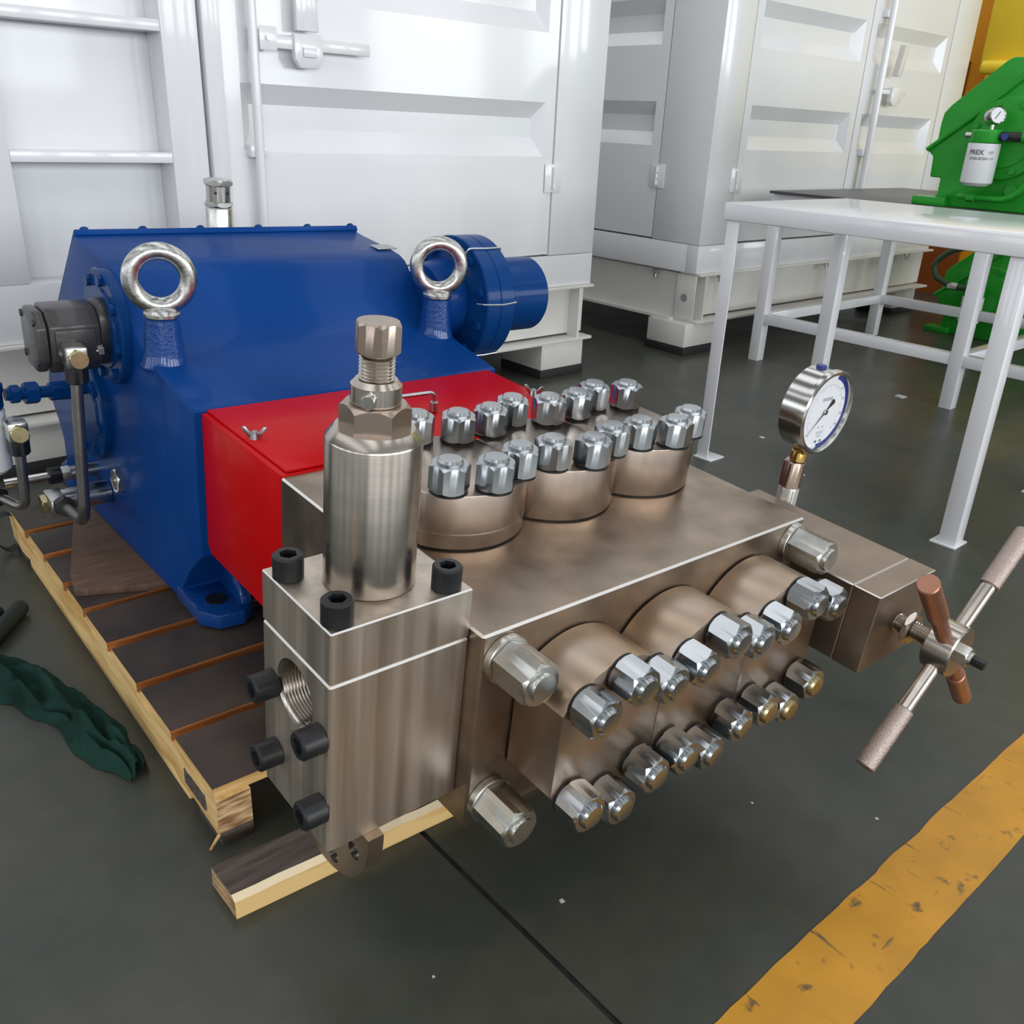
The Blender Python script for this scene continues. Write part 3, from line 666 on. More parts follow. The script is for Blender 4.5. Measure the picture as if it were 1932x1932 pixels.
for u in (-.009, .007):
    t = MB(); t.cyl(gp_(u, -.060, .0275), gp_(u, -.060, .0295), .003, n=14); t.obj('dial_screw', 'zinc', gc)
t = MB(); t.box(gx-.012, gx+.012, .148, .172, gzc-GR-.012, gzc-GR+.004, bev=.002); t.hexa(at((gx, .162, gzc-GR-.030), spin=.3), .030, .022, bottom=True); t.obj('brass_stem', 'brass', gc)
t = MB(); t.cyl((gx, .163, gzc+GR-.006), (gx, .163, gzc+GR+.002), .010, n=24); t.obj('filler_plug', 'bluearc', gc)

# ------------------------------------------------------------------ loose rod on the red cover (world placed)
hk = MB(); K = lambda x, y, z: PM @ Vector((x, y, z))
hk.tube([K(.413, .695, .012), K(.413, .695, .050), K(.30, .70, .0505)], .0042, 12, .014, fs_=8)
hko = hk.obj('hex_key', 'chrome')
tag(hko, 'bent chrome hex key standing in a socket on the red cover', 'hex key')
t = MB(); t.cyl(K(.413, .695, .0078), K(.413, .695, .030), .0085, n=20, bev=.001); t.obj('socket', 'chrome', hko)

# ------------------------------------------------------------------ pallet
py0 = math.radians(-1.64)
pal = empty('pallet', (-.2040, .4342, 0)); pal.rotation_euler = (0, 0, py0)
tag(pal, 'worn timber pallet with dark film-faced deck boards under the blue pump', 'pallet')
PT = .1167; BT = .022; PW_ = 1.05; PL = 1.42
def rough_box(x0, x1, y0, y1, z0, z1, jit, ny, rr, mi_side=0):
    t = MB(); secs = []
    for k in range(ny+1):
        y = y0+(y1-y0)*k/ny; j = lambda: rr.uniform(-jit, jit)
        secs.append([(x0+j(), y, z0+j()*.3), (x1, y, z0), (x1, y, z1), (x0+j(), y, z1-abs(j()))])
    vs = [p for s in secs for p in s]; fs = []
    for k in range(ny):
        for q in range(4): fs.append((k*4+q, k*4+(q+1) % 4, k*4+4+(q+1) % 4, k*4+4+q))
    t.faces(vs, fs); t.mi = 1; t.faces(vs[:4], [(0, 1, 2, 3)]); t.faces(vs[-4:], [(0, 1, 2, 3)]); t.mi = 0
    return t
rr = random.Random(11)
for x0, x1 in ((0, .062), (.49, .56), (PW_-.062, PW_)):
    rough_box(x0, x1, 0, PL, .026, PT-BT, .003, 26, rr).obj('stringer', ['woodlight', 'endgrain'], pal, sharp=50)
    t = MB(); t.box(x0+.004, x1, -.004, .10, 0, .026, bev=.003); t.obj('skid_block', 'greywood', pal)
    t = MB(); t.box(x0+.002, x1, PL-.12, PL, 0, .026, bev=.003); t.obj('skid_block', 'greywood', pal)
    t = MB(); t.box(x0+.002, x1, .14, PL-.16, 0, .026, bev=.003); t.obj('skid_batten', 'woodlight', pal)
fronts = [.443, .634, .820, 1.0007, 1.174, 1.325, 1.506, 1.679]; backs = [.6106, .7928, .969, 1.1487, 1.297, 1.4704, 1.6473, 1.83]
for f0, b0_ in zip(fronts, backs):
    t = MB(); y0 = f0-.4342; y1 = b0_-.4342; x0 = rr.uniform(-.001, .003); e = .0015
    t.box(x0, PW_, y0, y1, PT-BT, PT-e); t.mi = 2; t.faces([(x0-.0006, y0, PT-BT), (x0-.0006, y1, PT-BT), (x0-.0006, y1, PT-e), (x0-.0006, y0, PT-e)], [(0, 1, 2, 3)]); t.mi = 1; t.faces([(x0, y0, PT), (PW_, y0, PT), (PW_, y1, PT), (x0, y1, PT), (x0, y0, PT-e), (PW_, y0, PT-e), (PW_, y1, PT-e), (x0, y1, PT-e)], [(0, 1, 2, 3), (0, 4, 5, 1), (1, 5, 6, 2), (2, 6, 7, 3), (3, 7, 4, 0)])
    t.obj('deck_board', ['woodorange' if f0 > .5 else 'woodlightx', 'film', 'woodlight'], pal)
t = MB(); t.prism([(.0, .030), (-.018, .004), (-.016, .002), (.003, .026)], -.003, .0, 'y'); t.obj('splinter', 'woodlight', pal)
t = MB(); t.prism([(-.0035, .078), (-.0035, .048), (.0, .046), (.0, .080)], .045, .135, 'y'); t.obj('knot', 'greywood', pal)

# plywood sheet between pallet and pump
px = [(-.176, 1.232), (-.165, 1.30), (-.03, 1.72), (.55, 1.72), (.60, .90), (-.010, 1.157)]
t = MB(); t.prism([(-.176, 1.236), (-.03, 1.166), (.50, 1.10), (.55, 1.72), (-.03, 1.72), (-.160, 1.32)], PT+.0006, PT+.018, 'z', bev=.001)
tag(t.obj('plywood_sheet', 'ply'), 'brown plywood sheet lying on the pallet under the pump body', 'plywood')
# timber under the fluid end
tb = MB(); rr = random.Random(4); secs = []; n = 24
for k in range(n+1):
    x = -.2485+.90*k/n; yf = .2745-.070*(x+.2485); j = rr.uniform(-.002, .002)
    secs.append([(x, yf, .0005), (x, yf+.088, .0005), (x, yf+.086, .040), (x, yf+.014+j, .0405), (x, yf+.002, .034+j)])
vs = [p for s in secs for p in s]
for k in range(n):
    for q, m_ in ((0, 0), (1, 0), (2, 1), (3, 2), (4, 0)):
        tb.mi = m_; a = k*5
        tb.bm.verts.ensure_lookup_table()
        tb.faces([vs[a+q], vs[a+(q+1) % 5], vs[a+5+(q+1) % 5], vs[a+5+q]], [(0, 1, 2, 3)])
tb.mi = 3; tb.faces(vs[:5], [(0, 1, 2, 3, 4)]); tb.faces(vs[-5:], [(0, 1, 2, 3, 4)])
M['cream'] = mat('fresh_torn_wood', lin(226, 206, 170), .7, bump=.3, bscale=40)
tag(tb.obj('timber_beam', ['woodlightx', 'greywood', 'cream', 'endgrain'], sharp=20), 'short square timber lying on the floor under the steel fluid end', 'timber')

# ------------------------------------------------------------------ white containers
def panel(u0, u1, z0, z1, bands, depth, eu, place, ends=(True, True)):
    """pressed steel sheet in the (u,z) plane; bands = (z top, z top inner, z bottom inner, z bottom)"""
    t = MB(); a, b_ = u0+.06, u1-.06; zs = [z0]; vs = []; fs = []
    def quad(p, q, r_, s_):
        k = len(vs); vs.extend([place(*p), place(*q), place(*r_), place(*s_)]); fs.append((k, k+1, k+2, k+3))
    zc = z0
    for (t0, t1, b1_, b0_) in sorted(bands, key=lambda q: q[3]):
        quad((u0, 0, zc), (u1, 0, zc), (u1, 0, b0_), (u0, 0, b0_))
        quad((u0, 0, b0_), (a, 0, b0_), (a, 0, t0), (u0, 0, t0)); quad((b_, 0, b0_), (u1, 0, b0_), (u1, 0, t0), (b_, 0, t0))
        quad((a, 0, b0_), (b_, 0, b0_), (b_-eu, depth, b1_), (a+eu, depth, b1_)); quad((a, 0, t0), (a+eu, depth, t1), (b_-eu, depth, t1), (b_, 0, t0))
        quad((a, 0, b0_), (a+eu, depth, b1_), (a+eu, depth, t1), (a, 0, t0)); quad((b_, 0, b0_), (b_, 0, t0), (b_-eu, depth, t1), (b_-eu, depth, b1_))
        quad((a+eu, depth, b1_), (b_-eu, depth, b1_), (b_-eu, depth, t1), (a+eu, depth, t1)); zc = t0
    quad((u0, 0, zc), (u1, 0, zc), (u1, 0, z1), (u0, 0, z1))
    # returned rim
    for p, q in (((u0, z0), (u1, z0)), ((u1, z0), (u1, z1)), ((u1, z1), (u0, z1)), ((u0, z1), (u0, z0))):
        quad((p[0], 0, p[1]), (q[0], 0, q[1]), (q[0], .045, q[1]), (p[0], .045, p[1]))
    t.faces(vs, fs); bmesh.ops.remove_doubles(t.bm, verts=list(t.bm.verts), dist=.0004)
    return t
def hinge(par, x, y, z, s=1, along='x'):
    t = MB()
    for k in range(3): t.cyl((x, y-.012, z-.045+k*.032), (x, y-.012, z-.017+k*.032), .0085, n=16)
    if along == 'x': t.box(x-.05, x+.05, y-.005, y-.0005, z-.06, z+.06, bev=.001)
    return t.obj('hinge', 'white', par)
def hinge_y(par, x, y, z):
    t = MB()
    for k in range(3): t.cyl((x-.012, y, z-.045+k*.032), (x-.012, y, z-.017+k*.032), .0085, n=16)
    t.box(x-.005, x-.0005, y-.05, y+.05, z-.06, z+.06, bev=.001)
    return t.obj('hinge', 'white', par)
def foot(par, x0, x1, y0, y1):
    t = MB(); t.box(x0, x1, y0, y1, .042, .170, bev=.004); ft = t.obj('support_foot', 'whitebase', par)
    t = MB(); t.box(x0-.006, x1+.004, y0-.006, y1+.006, 0, .041, bev=.003); t.obj('rubber_pad', 'rubber', ft)
def bolt_on(par, x, y, z):
    t = MB(); t.hexa(at((x, y, z), (0, 0, -1)), .032, .02); t.cyl((x, y, z-.015), (x, y, z-.04), .010, n=14); t.obj('skid_bolt', 'zinc', par)

Y1 = 2.397
c1 = empty('shipping_container', (-1.3, Y1, 0)); c1o = Vector((1.3, -Y1, 0))
tag(c1, 'white container behind the blue pump, with ladder rungs at its left', 'container')
def P1(t, name, m='white', par=None, **k):
    o = t.obj(name, m, par or c1, **k)
    if par is None: o.location = c1o
    return o
t = MB(); t.box(.612, 2.625, Y1+.062, Y1+2.4, .437, 2.7); t.box(-1.3, .6115, Y1+.121, Y1+2.4, .437, 2.7); body1 = P1(t, 'container_body')
t = MB(); t.box(2.345, 2.636, Y1, Y1+.075, .586, 2.72, bev=.003); P1(t, 'corner_post')
t = MB(); t.box(.742, 2.636, Y1-.001, Y1+.075, .437, .584, bev=.002); P1(t, 'bottom_rail')
B1 = [(1.235, 1.170, 1.093, 1.016), (1.722, 1.657, 1.580, 1.503), (2.209, 2.144, 2.067, 1.99)]
t = panel(.806, 2.337, .592, 2.6, B1, .042, .045, lambda u, d, z: (u, Y1+.004+d, z)); d1 = P1(t, 'door', sharp=0)
t = MB(); t.box(.742, .802, Y1-.016, Y1+.07, .586, 2.72, bev=.003); P1(t, 'door_post')
t = MB(); t.box(.610, .731, Y1-.002, Y1+.12, .437, 2.72, bev=.003); P1(t, 'frame_post')
t = MB(); t.box(-1.3, .118, Y1-.002, Y1+.12, .62, 2.72, bev=.003); P1(t, 'side_panel')
t = MB(); t.box(-1.3, .6095, Y1-.003, Y1+.12, .437, .6195, bev=.002); P1(t, 'lower_plate')
for z0, z1 in ((.978, 1.010), (1.365, 1.398), (1.75, 1.783)):
    t = MB(); t.box(.1185, .6095, Y1+.0, Y1+.1205, z0, z1, bev=.0015); P1(t, 'ladder_rung')
hinge(d1, 2.341, Y1, .925); hinge(d1, 2.341, Y1, 1.86)
t = MB(); t.cyl((.905, Y1-.035, .60), (.905, Y1-.035, 2.6), .0165, n=24)
for z in (.64, 1.0, 1.6): t.box(.875, .935, Y1-.03, Y1+.006, z, z+.04, bev=.003)
lb = P1(t, 'locking_bar')
lz = 1.375
t = MB(); t.box(.922, .985, Y1-.05, Y1-.044, lz-.038, lz+.035, bev=.002); t.cyl((.952, Y1-.056, lz), (.952, Y1-.049, lz), .009, n=16); t.obj('handle_bracket', 'white', lb)
t = MB(); t.box(.98, 1.355, Y1-.046, Y1-.030, lz-.030, lz+.010, bev=.004); t.obj('locking_handle', 'white', lb)
t = MB(); t.prism([(1.045, lz-.055), (1.065, lz-.085), (1.135, lz-.085), (1.155, lz-.055), (1.155, lz+.02), (1.045, lz+.02)], Y1-.060, Y1-.034, 'y', bev=.004)
t.box(1.075, 1.125, Y1-.068, Y1-.06, lz-.05, lz-.02, bev=.002); t.obj('handle_keeper', 'white', lb)
t = MB(); P = [(1.1+.040*math.cos(a), lz+.155+.040*math.sin(a)) for a in [PI*k/16 for k in range(17)]]+[(1.06, lz+.03), (1.145, lz+.03)]
t.prism(P, Y1-.052, Y1-.03, 'y', bev=.004); t.cyl((1.1, Y1-.056, lz+.155), (1.1, Y1-.051, lz+.155), .012, n=18); t.obj('hasp', 'white', lb)
def beam(P, x0, x1, Yf, stiff):
    t = MB(); t.box(x0, x1, Yf-.024, Yf+.12, .424, .436, bev=.002); t.box(x0, x1, Yf+.048, Yf+.060, .194, .424); t.box(x0, x1, Yf-.034, Yf+.13, .170, .184, bev=.002); b_ = P(t, 'skid_beam', 'whitebase')
    for x in stiff: t = MB(); t.box(x, x+.014, Yf-.022, Yf+.048, .184, .424); t.obj('web_stiffener', 'whitebase', b_)
    return b_
bm1 = beam(P1, -1.3, 2.642, Y1, (2.545, 1.3))
t = MB(); t.box(2.628, 2.640, Y1+.12, Y1+2.3, .170, .436); P1(t, 'end_beam', 'whitebase')
foot(bm1, 2.318, 2.598, Y1-.018, Y1+.27); foot(bm1, -.09, .185, Y1+.0, Y1+.27)
t = MB(); t.box(-1.3, 2.6, Y1+.5, Y1+.55, .170, .436); P1(t, 'cross_beam', 'whitebase')

Y2 = 2.339; X2 = 3.391
c2 = empty('shipping_container', (X2, Y2, 0)); c2o = Vector((-X2, -Y2, 0))
tag(c2, 'second white container standing behind the white table', 'container')
def P2(t, name, m='white', par=None, **k):
    o = t.obj(name, m, par or c2, **k)
    if par is None: o.location = c2o
    return o
t = MB(); t.box(X2+.062, 6.04, Y2+.062, Y2+2.6, .437, 2.7); P2(t, 'container_body')
t = MB(); t.prism([(X2, Y2), (3.632, Y2), (3.632, Y2+.07), (X2+.07, Y2+.07), (X2+.07, 2.672), (X2, 2.672)], .586, 2.72, 'z', bev=.004); P2(t, 'corner_post')
t = MB(); t.box(X2-.001, 6.062, Y2-.001, Y2+.075, .437, .584, bev=.003); P2(t, 'bottom_rail')
t = MB(); t.box(X2-.001, X2+.075, Y2+.0755, Y2+2.6, .437, .584, bev=.003); P2(t, 'side_rail')
t = MB(); t.box(5.762, 6.06, Y2, Y2+.075, .586, 2.72, bev=.003); P2(t, 'corner_post')
B2 = [(1.286, 1.219, 1.136, 1.068), (1.770, 1.702, 1.622, 1.556), (2.257, 2.19, 2.11, 2.04)]
t = panel(3.640, 4.748, .594, 2.6, B2, .042, .045, lambda u, d, z: (u, Y2+.004+d, z)); d2 = P2(t, 'door', sharp=0)
t = panel(4.756, 5.755, .594, 2.6, B2, .042, .045, lambda u, d, z: (u, Y2+.004+d, z)); d3 = P2(t, 'door', sharp=0)
t = panel(2.679, 4.9, .594, 2.6, B2, .042, .002, lambda u, d, z: (X2+.004+d, u, z)); d4 = P2(t, 'side_door', sharp=0)
hinge(d2, 3.636, Y2, .915); hinge(d2, 3.636, Y2, 1.86); hinge_y(d4, X2, 2.675, .915); hinge_y(d4, X2, 2.675, 1.86)
t = MB(); t.cyl((4.885, Y2-.04, .60), (4.885, Y2-.04, 2.6), .021, n=24)
for z in (.64, 1.05, 1.8): t.box(4.845, 4.925, Y2-.03, Y2+.006, z, z+.04, bev=.003)
lb2 = P2(t, 'locking_bar')
t = MB(); t.box(4.90, 5.20, Y2-.05, Y2-.035, 1.40, 1.425, bev=.003); t.prism([(5.0, 1.36), (5.03, 1.34), (5.09, 1.34), (5.12, 1.36), (5.12, 1.44), (5.0, 1.44)], Y2-.065, Y2-.036, 'y', bev=.004); t.obj('locking_handle', 'white', lb2)
t = MB(); t.prism([(5.0, 1.50), (5.045, 1.50), (5.08, 1.66), (5.035, 1.67)], Y2-.08, Y2-.04, 'y', bev=.003); t.obj('hasp', 'whitebase', lb2)
bm2 = beam(P2, X2+.02, 6.10, Y2, (3.46, 4.9))
t = MB(); t.box(X2+.030, X2+.042, Y2+.13, Y2+2.6, .184, .424); t.box(X2-.02, X2+.09, Y2+.131, Y2+2.6, .170, .184); P2(t, 'side_beam', 'whitebase')
t = MB(); t.box(X2+.012, X2+.020, Y2+.0, Y2+.13, .184, .424, bev=.001); ep = t.obj('end_plate', 'whitebase', bm2)
t = MB(); t.cyl((X2+.0115, Y2+.07, .30), (X2+.0105, Y2+.07, .30), .022, n=20); t.obj('plate_hole', 'frame', bm2)
foot(bm2, 3.345, 3.66, Y2-.01, Y2+.26); foot(bm2, 5.7, 6.0, Y2, Y2+.27)
for x in (3.60, 4.69, 5.73): bolt_on(bm2, x, Y2-.012, .424)
bolt_on(bm2, X2+.0, 2.62, .424)

# ------------------------------------------------------------------ tables
tb1 = empty('work_table', (2.07, .2, 0)); o1 = Vector((-2.07, -.2, 0))
tag(tb1, 'empty white steel table with a glossy top and angle-iron legs, nearest the camera', 'table')
def PT1(t, name, par=None, m='tablewhite'):
    o = t.obj(name, m, par or tb1); o.location = o1; return o
TX0, TX1, TY0, TY1, TZ = 2.065, 2.86, .205, 1.235, .930
t = MB(); t.box(TX0, TX1, TY0, TY1, TZ-.058, TZ, bev=.006); PT1(t, 'table_top')
for x, y, sx, sy in ((TX0+.012, TY0+.012, 1, 1), (TX0+.012, TY1-.012, 1, -1), (TX1-.012, TY0+.012, -1, 1), (TX1-.012, TY1-.012, -1, -1)):
    t = MB(); w = .055; th = .006
    if sy > 0 or sx < 0: t.box(min(x, x+sx*w), max(x, x+sx*w), min(y, y+sy*w), max(y, y+sy*w), .006, TZ-.059, bev=.003)
    else:
        t.box(min(x, x+sx*th), max(x, x+sx*th), min(y, y+sy*.05), max(y, y+sy*.05), .006, TZ-.059, bev=.001)
        t.box(min(x+sx*th, x+sx*.03), max(x+sx*th, x+sx*.03), min(y, y+sy*th), max(y, y+sy*th), .006, TZ-.059, bev=.001)
    lg = PT1(t, 'leg'); 
    t = MB(); t.box(x-.012 if sx > 0 else x-.075, x+.075 if sx > 0 else x+.012, min(y-.006*sy, y+sy*.075), max(y-.006*sy, y+sy*.075), 0, .006, bev=.001); t.obj('foot_plate', 'tablewhite', lg)
tb2 = empty('equipment_table', (3.58, -.2, 0)); o2 = Vector((-3.58, .2, 0))
tag(tb2, 'white welded steel table with low stretchers, carrying the green pump', 'table')
def PT2(t, name, m='tablewhite', par=None):
    o = t.obj(name, m, par or tb2); o.location = o2; return o
xs2 = (3.64, 4.90); ys2 = (-.11, .97, 2.05); TZ2 = .872; w = .030
for x in xs2:
    for y in ys2: t = MB(); t.box(x-w, x+w, y-w, y+w, 0, TZ2-.05, bev=.003); PT2(t, 'leg')
    for a, b_ in zip(ys2, ys2[1:]):
        t = MB(); t.box(x-.027, x+.027, a+w, b_-w, .205, .257, bev=.002); PT2(t, 'stretcher')
    t = MB(); t.box(x-w, x+w, ys2[0]-w, ys2[2]+w, TZ2-.05, TZ2, bev=.003); PT2(t, 'apron')
for y in ys2:
    t = MB(); t.box(xs2[0]+w, xs2[1]-w, y-.027, y+.027, .205, .257, bev=.002); PT2(t, 'stretcher')
    t = MB(); t.box(xs2[0]+w, xs2[1]-w, y-w, y+w, TZ2-.05, TZ2, bev=.003); PT2(t, 'apron')
t = MB(); t.box(3.575, 4.965, -.17, 2.075, TZ2+.0006, TZ2+.0135, bev=.001)
tag(t.obj('rubber_sheet', 'matblack'), 'dark grey sheet covering the table under the green pump', 'sheet')

# ------------------------------------------------------------------ green pumps
def green_pump(x, y, z, sc, label, detail=True):
    """same family of pump as the blue one, seen from its flank: back to +y"""
    g = empty('green_pump', (x, y, z)); tag(g, label, 'pump', 'green plunger pumps')
    k = lambda pts: [(p[0]*sc, p[1]*sc) for p in pts]
    prof_ = [(-.55, .0), (.275, .0), (.275, .012), (.25, .05), (.25, .118), (.300, .118), (.305, .205), (.335, .228), (.300, .262), (.300, .345), (.295, .385), (.272, .415), (.16, .515), (.075, .590), (.050, .603), (-.10, .603), (-.24, .50), (-.36, .36), (-.55, .32)]
    t = MB(); t.prism(k(prof_), 0, .62*sc, 'x', bev=.008*sc); body = t.obj('crankcase', 'green', g)
    t = MB(); t.prism(k([(.345, .0), (.345, .036), (.205, .036), (.19, .046), (.19, 0)]), -.035*sc, .1*sc, 'x', bev=.006*sc); t.obj('mounting_foot', 'green', body)
    # welded edge of the back cover
    t = MB(); t.tube([(-.004*sc, .335*sc, .232*sc), (-.004*sc, .16*sc, .372*sc), (-.004*sc, -.02*sc, .535*sc), (-.004*sc, -.06*sc, .57*sc)], .010*sc, 10); t.obj('cover_edge', 'green', body)
    t = MB(); t.lathe([(0, 0), (.160*sc, 0), (.165*sc, .003), (.165*sc, .012*sc), (.160*sc, .016*sc), (.118*sc, .016*sc), (.115*sc, .022*sc), (0, .022*sc)], at((0, .0, .29*sc), (-1, 0, 0)), 56); dc = t.obj('bearing_cover', 'green', g)
    t = MB(); t.hexa(Matrix(), .026*sc, .012*sc); bme = t.mesh('bolt', 'green')
    for q in range(8): a = .35+2*PI*q/8; put(bme, 'bolt', dc, at((-.016*sc, .14*sc*math.cos(a), (.29+.14*math.sin(a))*sc), (-1, 0, 0)))
    # filter
    fx, fy_ = -.10*sc, .045*sc
    t = MB(); t.lathe([(0, .100*sc), (.045*sc, .100*sc), (.062*sc, .112*sc), (.064*sc, .118*sc), (.064*sc, .268*sc), (0, .270*sc)], at((fx, fy_, 0)), 40); fl_ = t.obj('oil_filter', 'filterwhite', g)
    t = MB(); t.lathe([(0, .271*sc), (.058*sc, .271*sc), (.060*sc, .276*sc), (.060*sc, .315*sc), (.055*sc, .322*sc), (0, .322*sc)], at((fx, fy_, 0)), 40); t.obj('filter_head', 'green', fl_)
    if detail:
        def wrap(txt, size, zc, ang, bold=0):
            me = text_mesh(txt, size, 'ink', bold)
            R_ = .0644*sc
            for v in me.vertices:
                a = ang+v.co.x/R_; zz = zc+v.co.y; v.co = Vector((fx+R_*math.cos(a), fy_+R_*math.sin(a), zz))
            o = bpy.data.objects.new('label_print', me); C.objects.link(o); o.parent = fl_
        A = PI+math.radians(22)
        wrap('PREX', .026*sc, .232*sc, A-.38, .0008); wrap('HP', .018*sc, .232*sc, A+.55)
        wrap('0750-0520', .0155*sc, .208*sc, A-.22, .0003); wrap('FILTER', .011*sc, .208*sc, A+.55)
        for zz, a0, a1 in ((.220, -.75, .75), (.168, -.6, .3), (.160, -.6, .6)):
            t = MB(); t.lathe([(.0644*sc, (zz-.0007)*sc), (.0644*sc, (zz+.0007)*sc)], at((fx, fy_, 0)), 10, A+a0, A+a1); t.obj('label_rule', 'inkpale', fl_)
        # small gauge on the filter head, facing the camera side
        t = MB(); t.cyl((fx, fy_-.015*sc, .322*sc), (fx, fy_-.015*sc, .345*sc), .008*sc, n=14); gst = t.obj('gauge_stem', 'zinc', fl_)
        t = MB(); ga = (-.55, -.80, .2); p = Vector((fx+.0, fy_-.02*sc, .376*sc))
        t.lathe([(0, -.03*sc), (.034*sc, -.03*sc), (.036*sc, .012*sc), (.034*sc, .016*sc), (.030*sc, .013*sc)], at(p, ga), 36); t.obj('filter_gauge', 'polish', fl_)
        t = MB(); t.lathe([(.0305*sc, .0125*sc), (0, .0125*sc)], at(p, ga), 30); t.obj('gauge_face', 'dial', fl_)
        t = MB(); t.tube([p+(at((0, 0, 0), ga) @ Vector((-.012*sc, -.015*sc, .0135*sc))), p+(at((0, 0, 0), ga) @ Vector((.010*sc, .014*sc, .0135*sc)))], .0014*sc, 6); t.obj('gauge_needle', 'black', fl_)
        t = MB(); t.cyl((fx, fy_+.06*sc, .298*sc), (fx, fy_+.085*sc, .298*sc), .012*sc, n=16); t.obj('drain_plug', 'zinc', fl_)
        t = MB(); t.cyl((fx, fy_-.058*sc, .297*sc), (fx, fy_-.15*sc, .297*sc), .019*sc, n=20); cn_ = t.obj('connector', 'black_ox', g)
        t = MB(); t.cyl((fx-.019*sc, fy_-.085*sc, .297*sc), (fx-.026*sc, fy_-.085*sc, .297*sc), .013*sc, n=20); t.obj('plug_cap', 'bluearc', cn_)
        t = MB(); t.cyl((fx, fy_-.15*sc, .30*sc), (fx, fy_-.30*sc, .30*sc), .026*sc, n=20); t.obj('pump_stub', 'green', cn_)
        t = MB(); t.tube([(-.06*sc, .125*sc, .052*sc), (-.06*sc, -.09*sc, .050*sc), (-.06*sc, -.16*sc, .13*sc), (-.06*sc, -.17*sc, .24*sc)], .013*sc, 12, .06*sc); op_ = t.obj('oil_pipe', 'green', g)
        t = MB(); t.hexa(at((-.06*sc, .085*sc, .052*sc), (0, -1, 0)), .04*sc, .035*sc, bottom=True); t.obj('union_nut', 'green', op_)
        t = MB(); t.cyl((-.03*sc, -.075*sc, .085*sc), (.0, -.075*sc, .085*sc), .025*sc, n=20, bev=.003); t.obj('boss', 'green', body)
    return g
green_pump(3.66, 1.0, TZ2+.0135, 1.0, 'bright green plunger pump standing on the grey-topped table')
g2 = green_pump(5.42, 1.60, 0, 1.0, 'green plunger pump on the floor behind the welded table', False)
t = MB(); t.tube([(-.12, .08, .44), (-.12, .02, .55), (-.12, .10, .57), (-.12, .24, .53), (-.12, .33, .44), (-.12, .31, .36), (-.12, .20, .315), (-.12, .1, .315)], .018, 12, .09, fs_=8)
t.obj('hose', 'green_dark', g2)
t = MB(); t.hexa(at((-.12, .21, .315), (0, -1, 0)), .04, .06, bottom=True); t.obj('hose_end', 'zinc', g2)

# yellow machine in the background
ym = empty('yellow_machine', (6.95, 1.2, 0)); tag(ym, 'orange and yellow machine behind the containers at the right edge', 'machine')
t = MB(); t.box(0, .9, .95, 1.9, 0, 3.2, bev=.01); t.obj('mast', 'orange', ym)
t = MB(); t.box(-.012, 0.0, 1.535, 1.60, 1.0, 1.72); t.obj('mast_slot', 'brownpanel', ym)
t = MB(); t.box(-.02, .0, 1.28, 1.72, .0, .62); t.obj('lower_panel', 'brownpanel', ym)
t = MB(); t.box(-.25, .8, -.8, 1.36, 1.62, 3.2, bev=.02); cb = t.obj('cab', 'yellow', ym)
t = MB(); t.cyl((-.28, 1.31, 1.66), (-.28, -.6, 1.66), .045, n=20); t.obj('hand_rail', 'yellow', cb)
t = MB(); t.box(-.24, .7, -.7, 1.30, .9, 1.615); t.obj('lower_body', 'yellow', ym)
t = MB(); t.box(-.26, -.241, 1.18, 1.29, 1.30, 1.58); t.obj('dark_opening', 'black', ym)

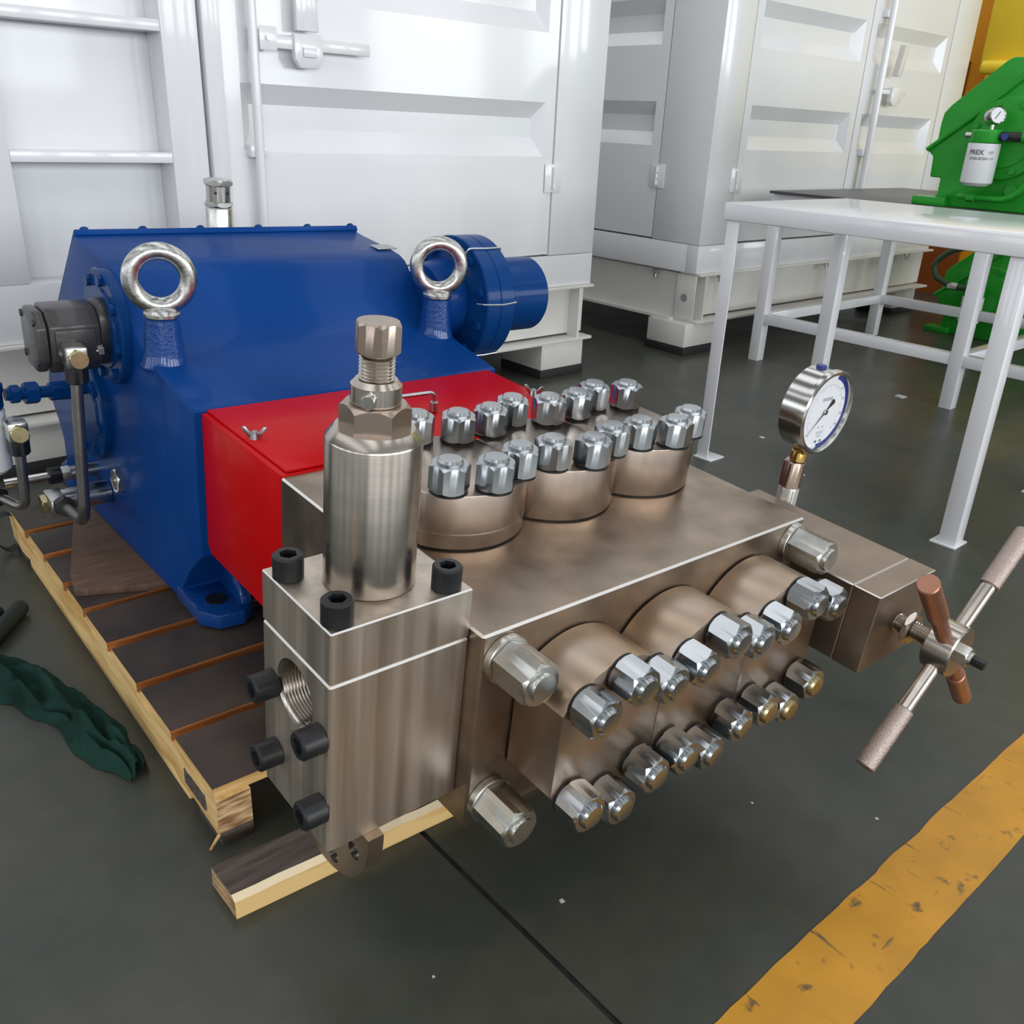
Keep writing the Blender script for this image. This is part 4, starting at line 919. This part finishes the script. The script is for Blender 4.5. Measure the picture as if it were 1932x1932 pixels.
# ------------------------------------------------------------------ small things on the floor
# crumpled green cloth
rng = random.Random(2)
spine = [(-.46, 1.235), (-.375, 1.19), (-.320, 1.09), (-.292, .98), (-.272, .87), (-.258, .77), (-.245, .685)]
wid = [.085, .085, .070, .062, .062, .048, .022]
def lerp(a, t): 
    i_ = min(int(t), len(a)-2); f_ = t-i_
    return a[i_]*(1-f_)+a[i_+1]*f_ if not isinstance(a[0], tuple) else tuple(a[i_][q]*(1-f_)+a[i_+1][q]*f_ for q in (0, 1))
NU, NV = 60, 26; vs = []; fs = []
for i in range(NU+1):
    u = i/NU*(len(spine)-1); p = lerp(spine, u); q = lerp(spine, min(u+.2, len(spine)-1)); q0 = lerp(spine, max(u-.2, 0)); d = Vector((q[0]-q0[0], q[1]-q0[1])).normalized(); nrm = Vector((-d.y, d.x)); w = lerp(wid, u)
    for j in range(NV+1):
        v = j/NV*2-1; off = v*w*(.8+.35*noise.noise(Vector((u*1.3, v*.4, 3)))); edge = 1-abs(v)**3
        z = .003+edge*(.020+.050*abs(noise.noise(Vector((u*.9+5, v*2.3, 0))))+.016*math.sin(v*7+u*2.6+1.5*noise.noise(Vector((u, v, 7)))))+.006*noise.noise(Vector((u*4, v*4, 1)))
        vs.append((p[0]+nrm.x*off, p[1]+nrm.y*off, max(.001, z)))
for i in range(NU):
    for j in range(NV): a = i*(NV+1)+j; fs.append((a, a+1, a+NV+2, a+NV+1))
t = MB(); t.faces(vs, fs); clo = t.obj('green_cloth', 'cloth', sharp=180)
tag(clo, 'crumpled dark green cloth lying on the floor beside the pallet', 'cloth')
# rolled green hoses
for (a, b_, r_, lab) in (((-.252, 1.446, .020), (-.352, 1.318, .020), .0195, 'dark green rubber roll nearer the pallet on the floor'), ((-.300, 1.462, .018), (-.42, 1.34, .018), .0165, 'dark green rubber roll at the picture\'s left edge')):
    t = MB(); t.tube([a, ((a[0]+b_[0])/2, (a[1]+b_[1])/2, a[2]), b_], r_, 16); tag(t.obj('rubber_roll', 'hosegreen'), lab, 'rubber roll', 'rubber rolls on the floor')
# strap loop at the far pallet corner
t = MB(); vs = []; fs = []
for k in range(25):
    a = math.radians(60+240*k/24); y = 1.80+.030*math.sin(a); vs += [(-.185+.055*math.cos(a)*.6, 1.80, .065+.055*math.sin(a)), (-.185+.055*math.cos(a)*.6, 1.83, .065+.055*math.sin(a))]
fs = [(2*k, 2*k+1, 2*k+3, 2*k+2) for k in range(24)]
t.faces(vs, fs); so = t.obj('strap_loop', 'rubber'); md = so.modifiers.new('s', 'SOLIDIFY'); md.thickness = .002
tag(so, 'loose black strap loop at the far left corner of the pallet', 'strap')
for i, (x, y, s, lab) in enumerate(((3.62, 1.19, .022, 'square white paper scrap on the floor under the tables'), (.172, -.015, .004, 'small white chip on the floor beside the joint'), (-.072, .002, .0022, 'tiny pale chip on the floor left of the joint'),
      (.762, -.241, .003, 'small white chip on the floor near the yellow line'), (.613, -.071, .0025, 'tiny white chip on the floor below the handle'), (2.49, 1.21, .010, 'pale scrap on the floor beside the angle-iron leg'))):
    t = MB(); t.prism([(x-s, y-s*.7), (x+s*.9, y-s), (x+s, y+s*.8), (x-s*.6, y+s)], .0004, .0004+s*.25, 'z'); tag(t.obj('floor_scrap', 'chip'), lab, 'scrap', 'scraps on the floor')
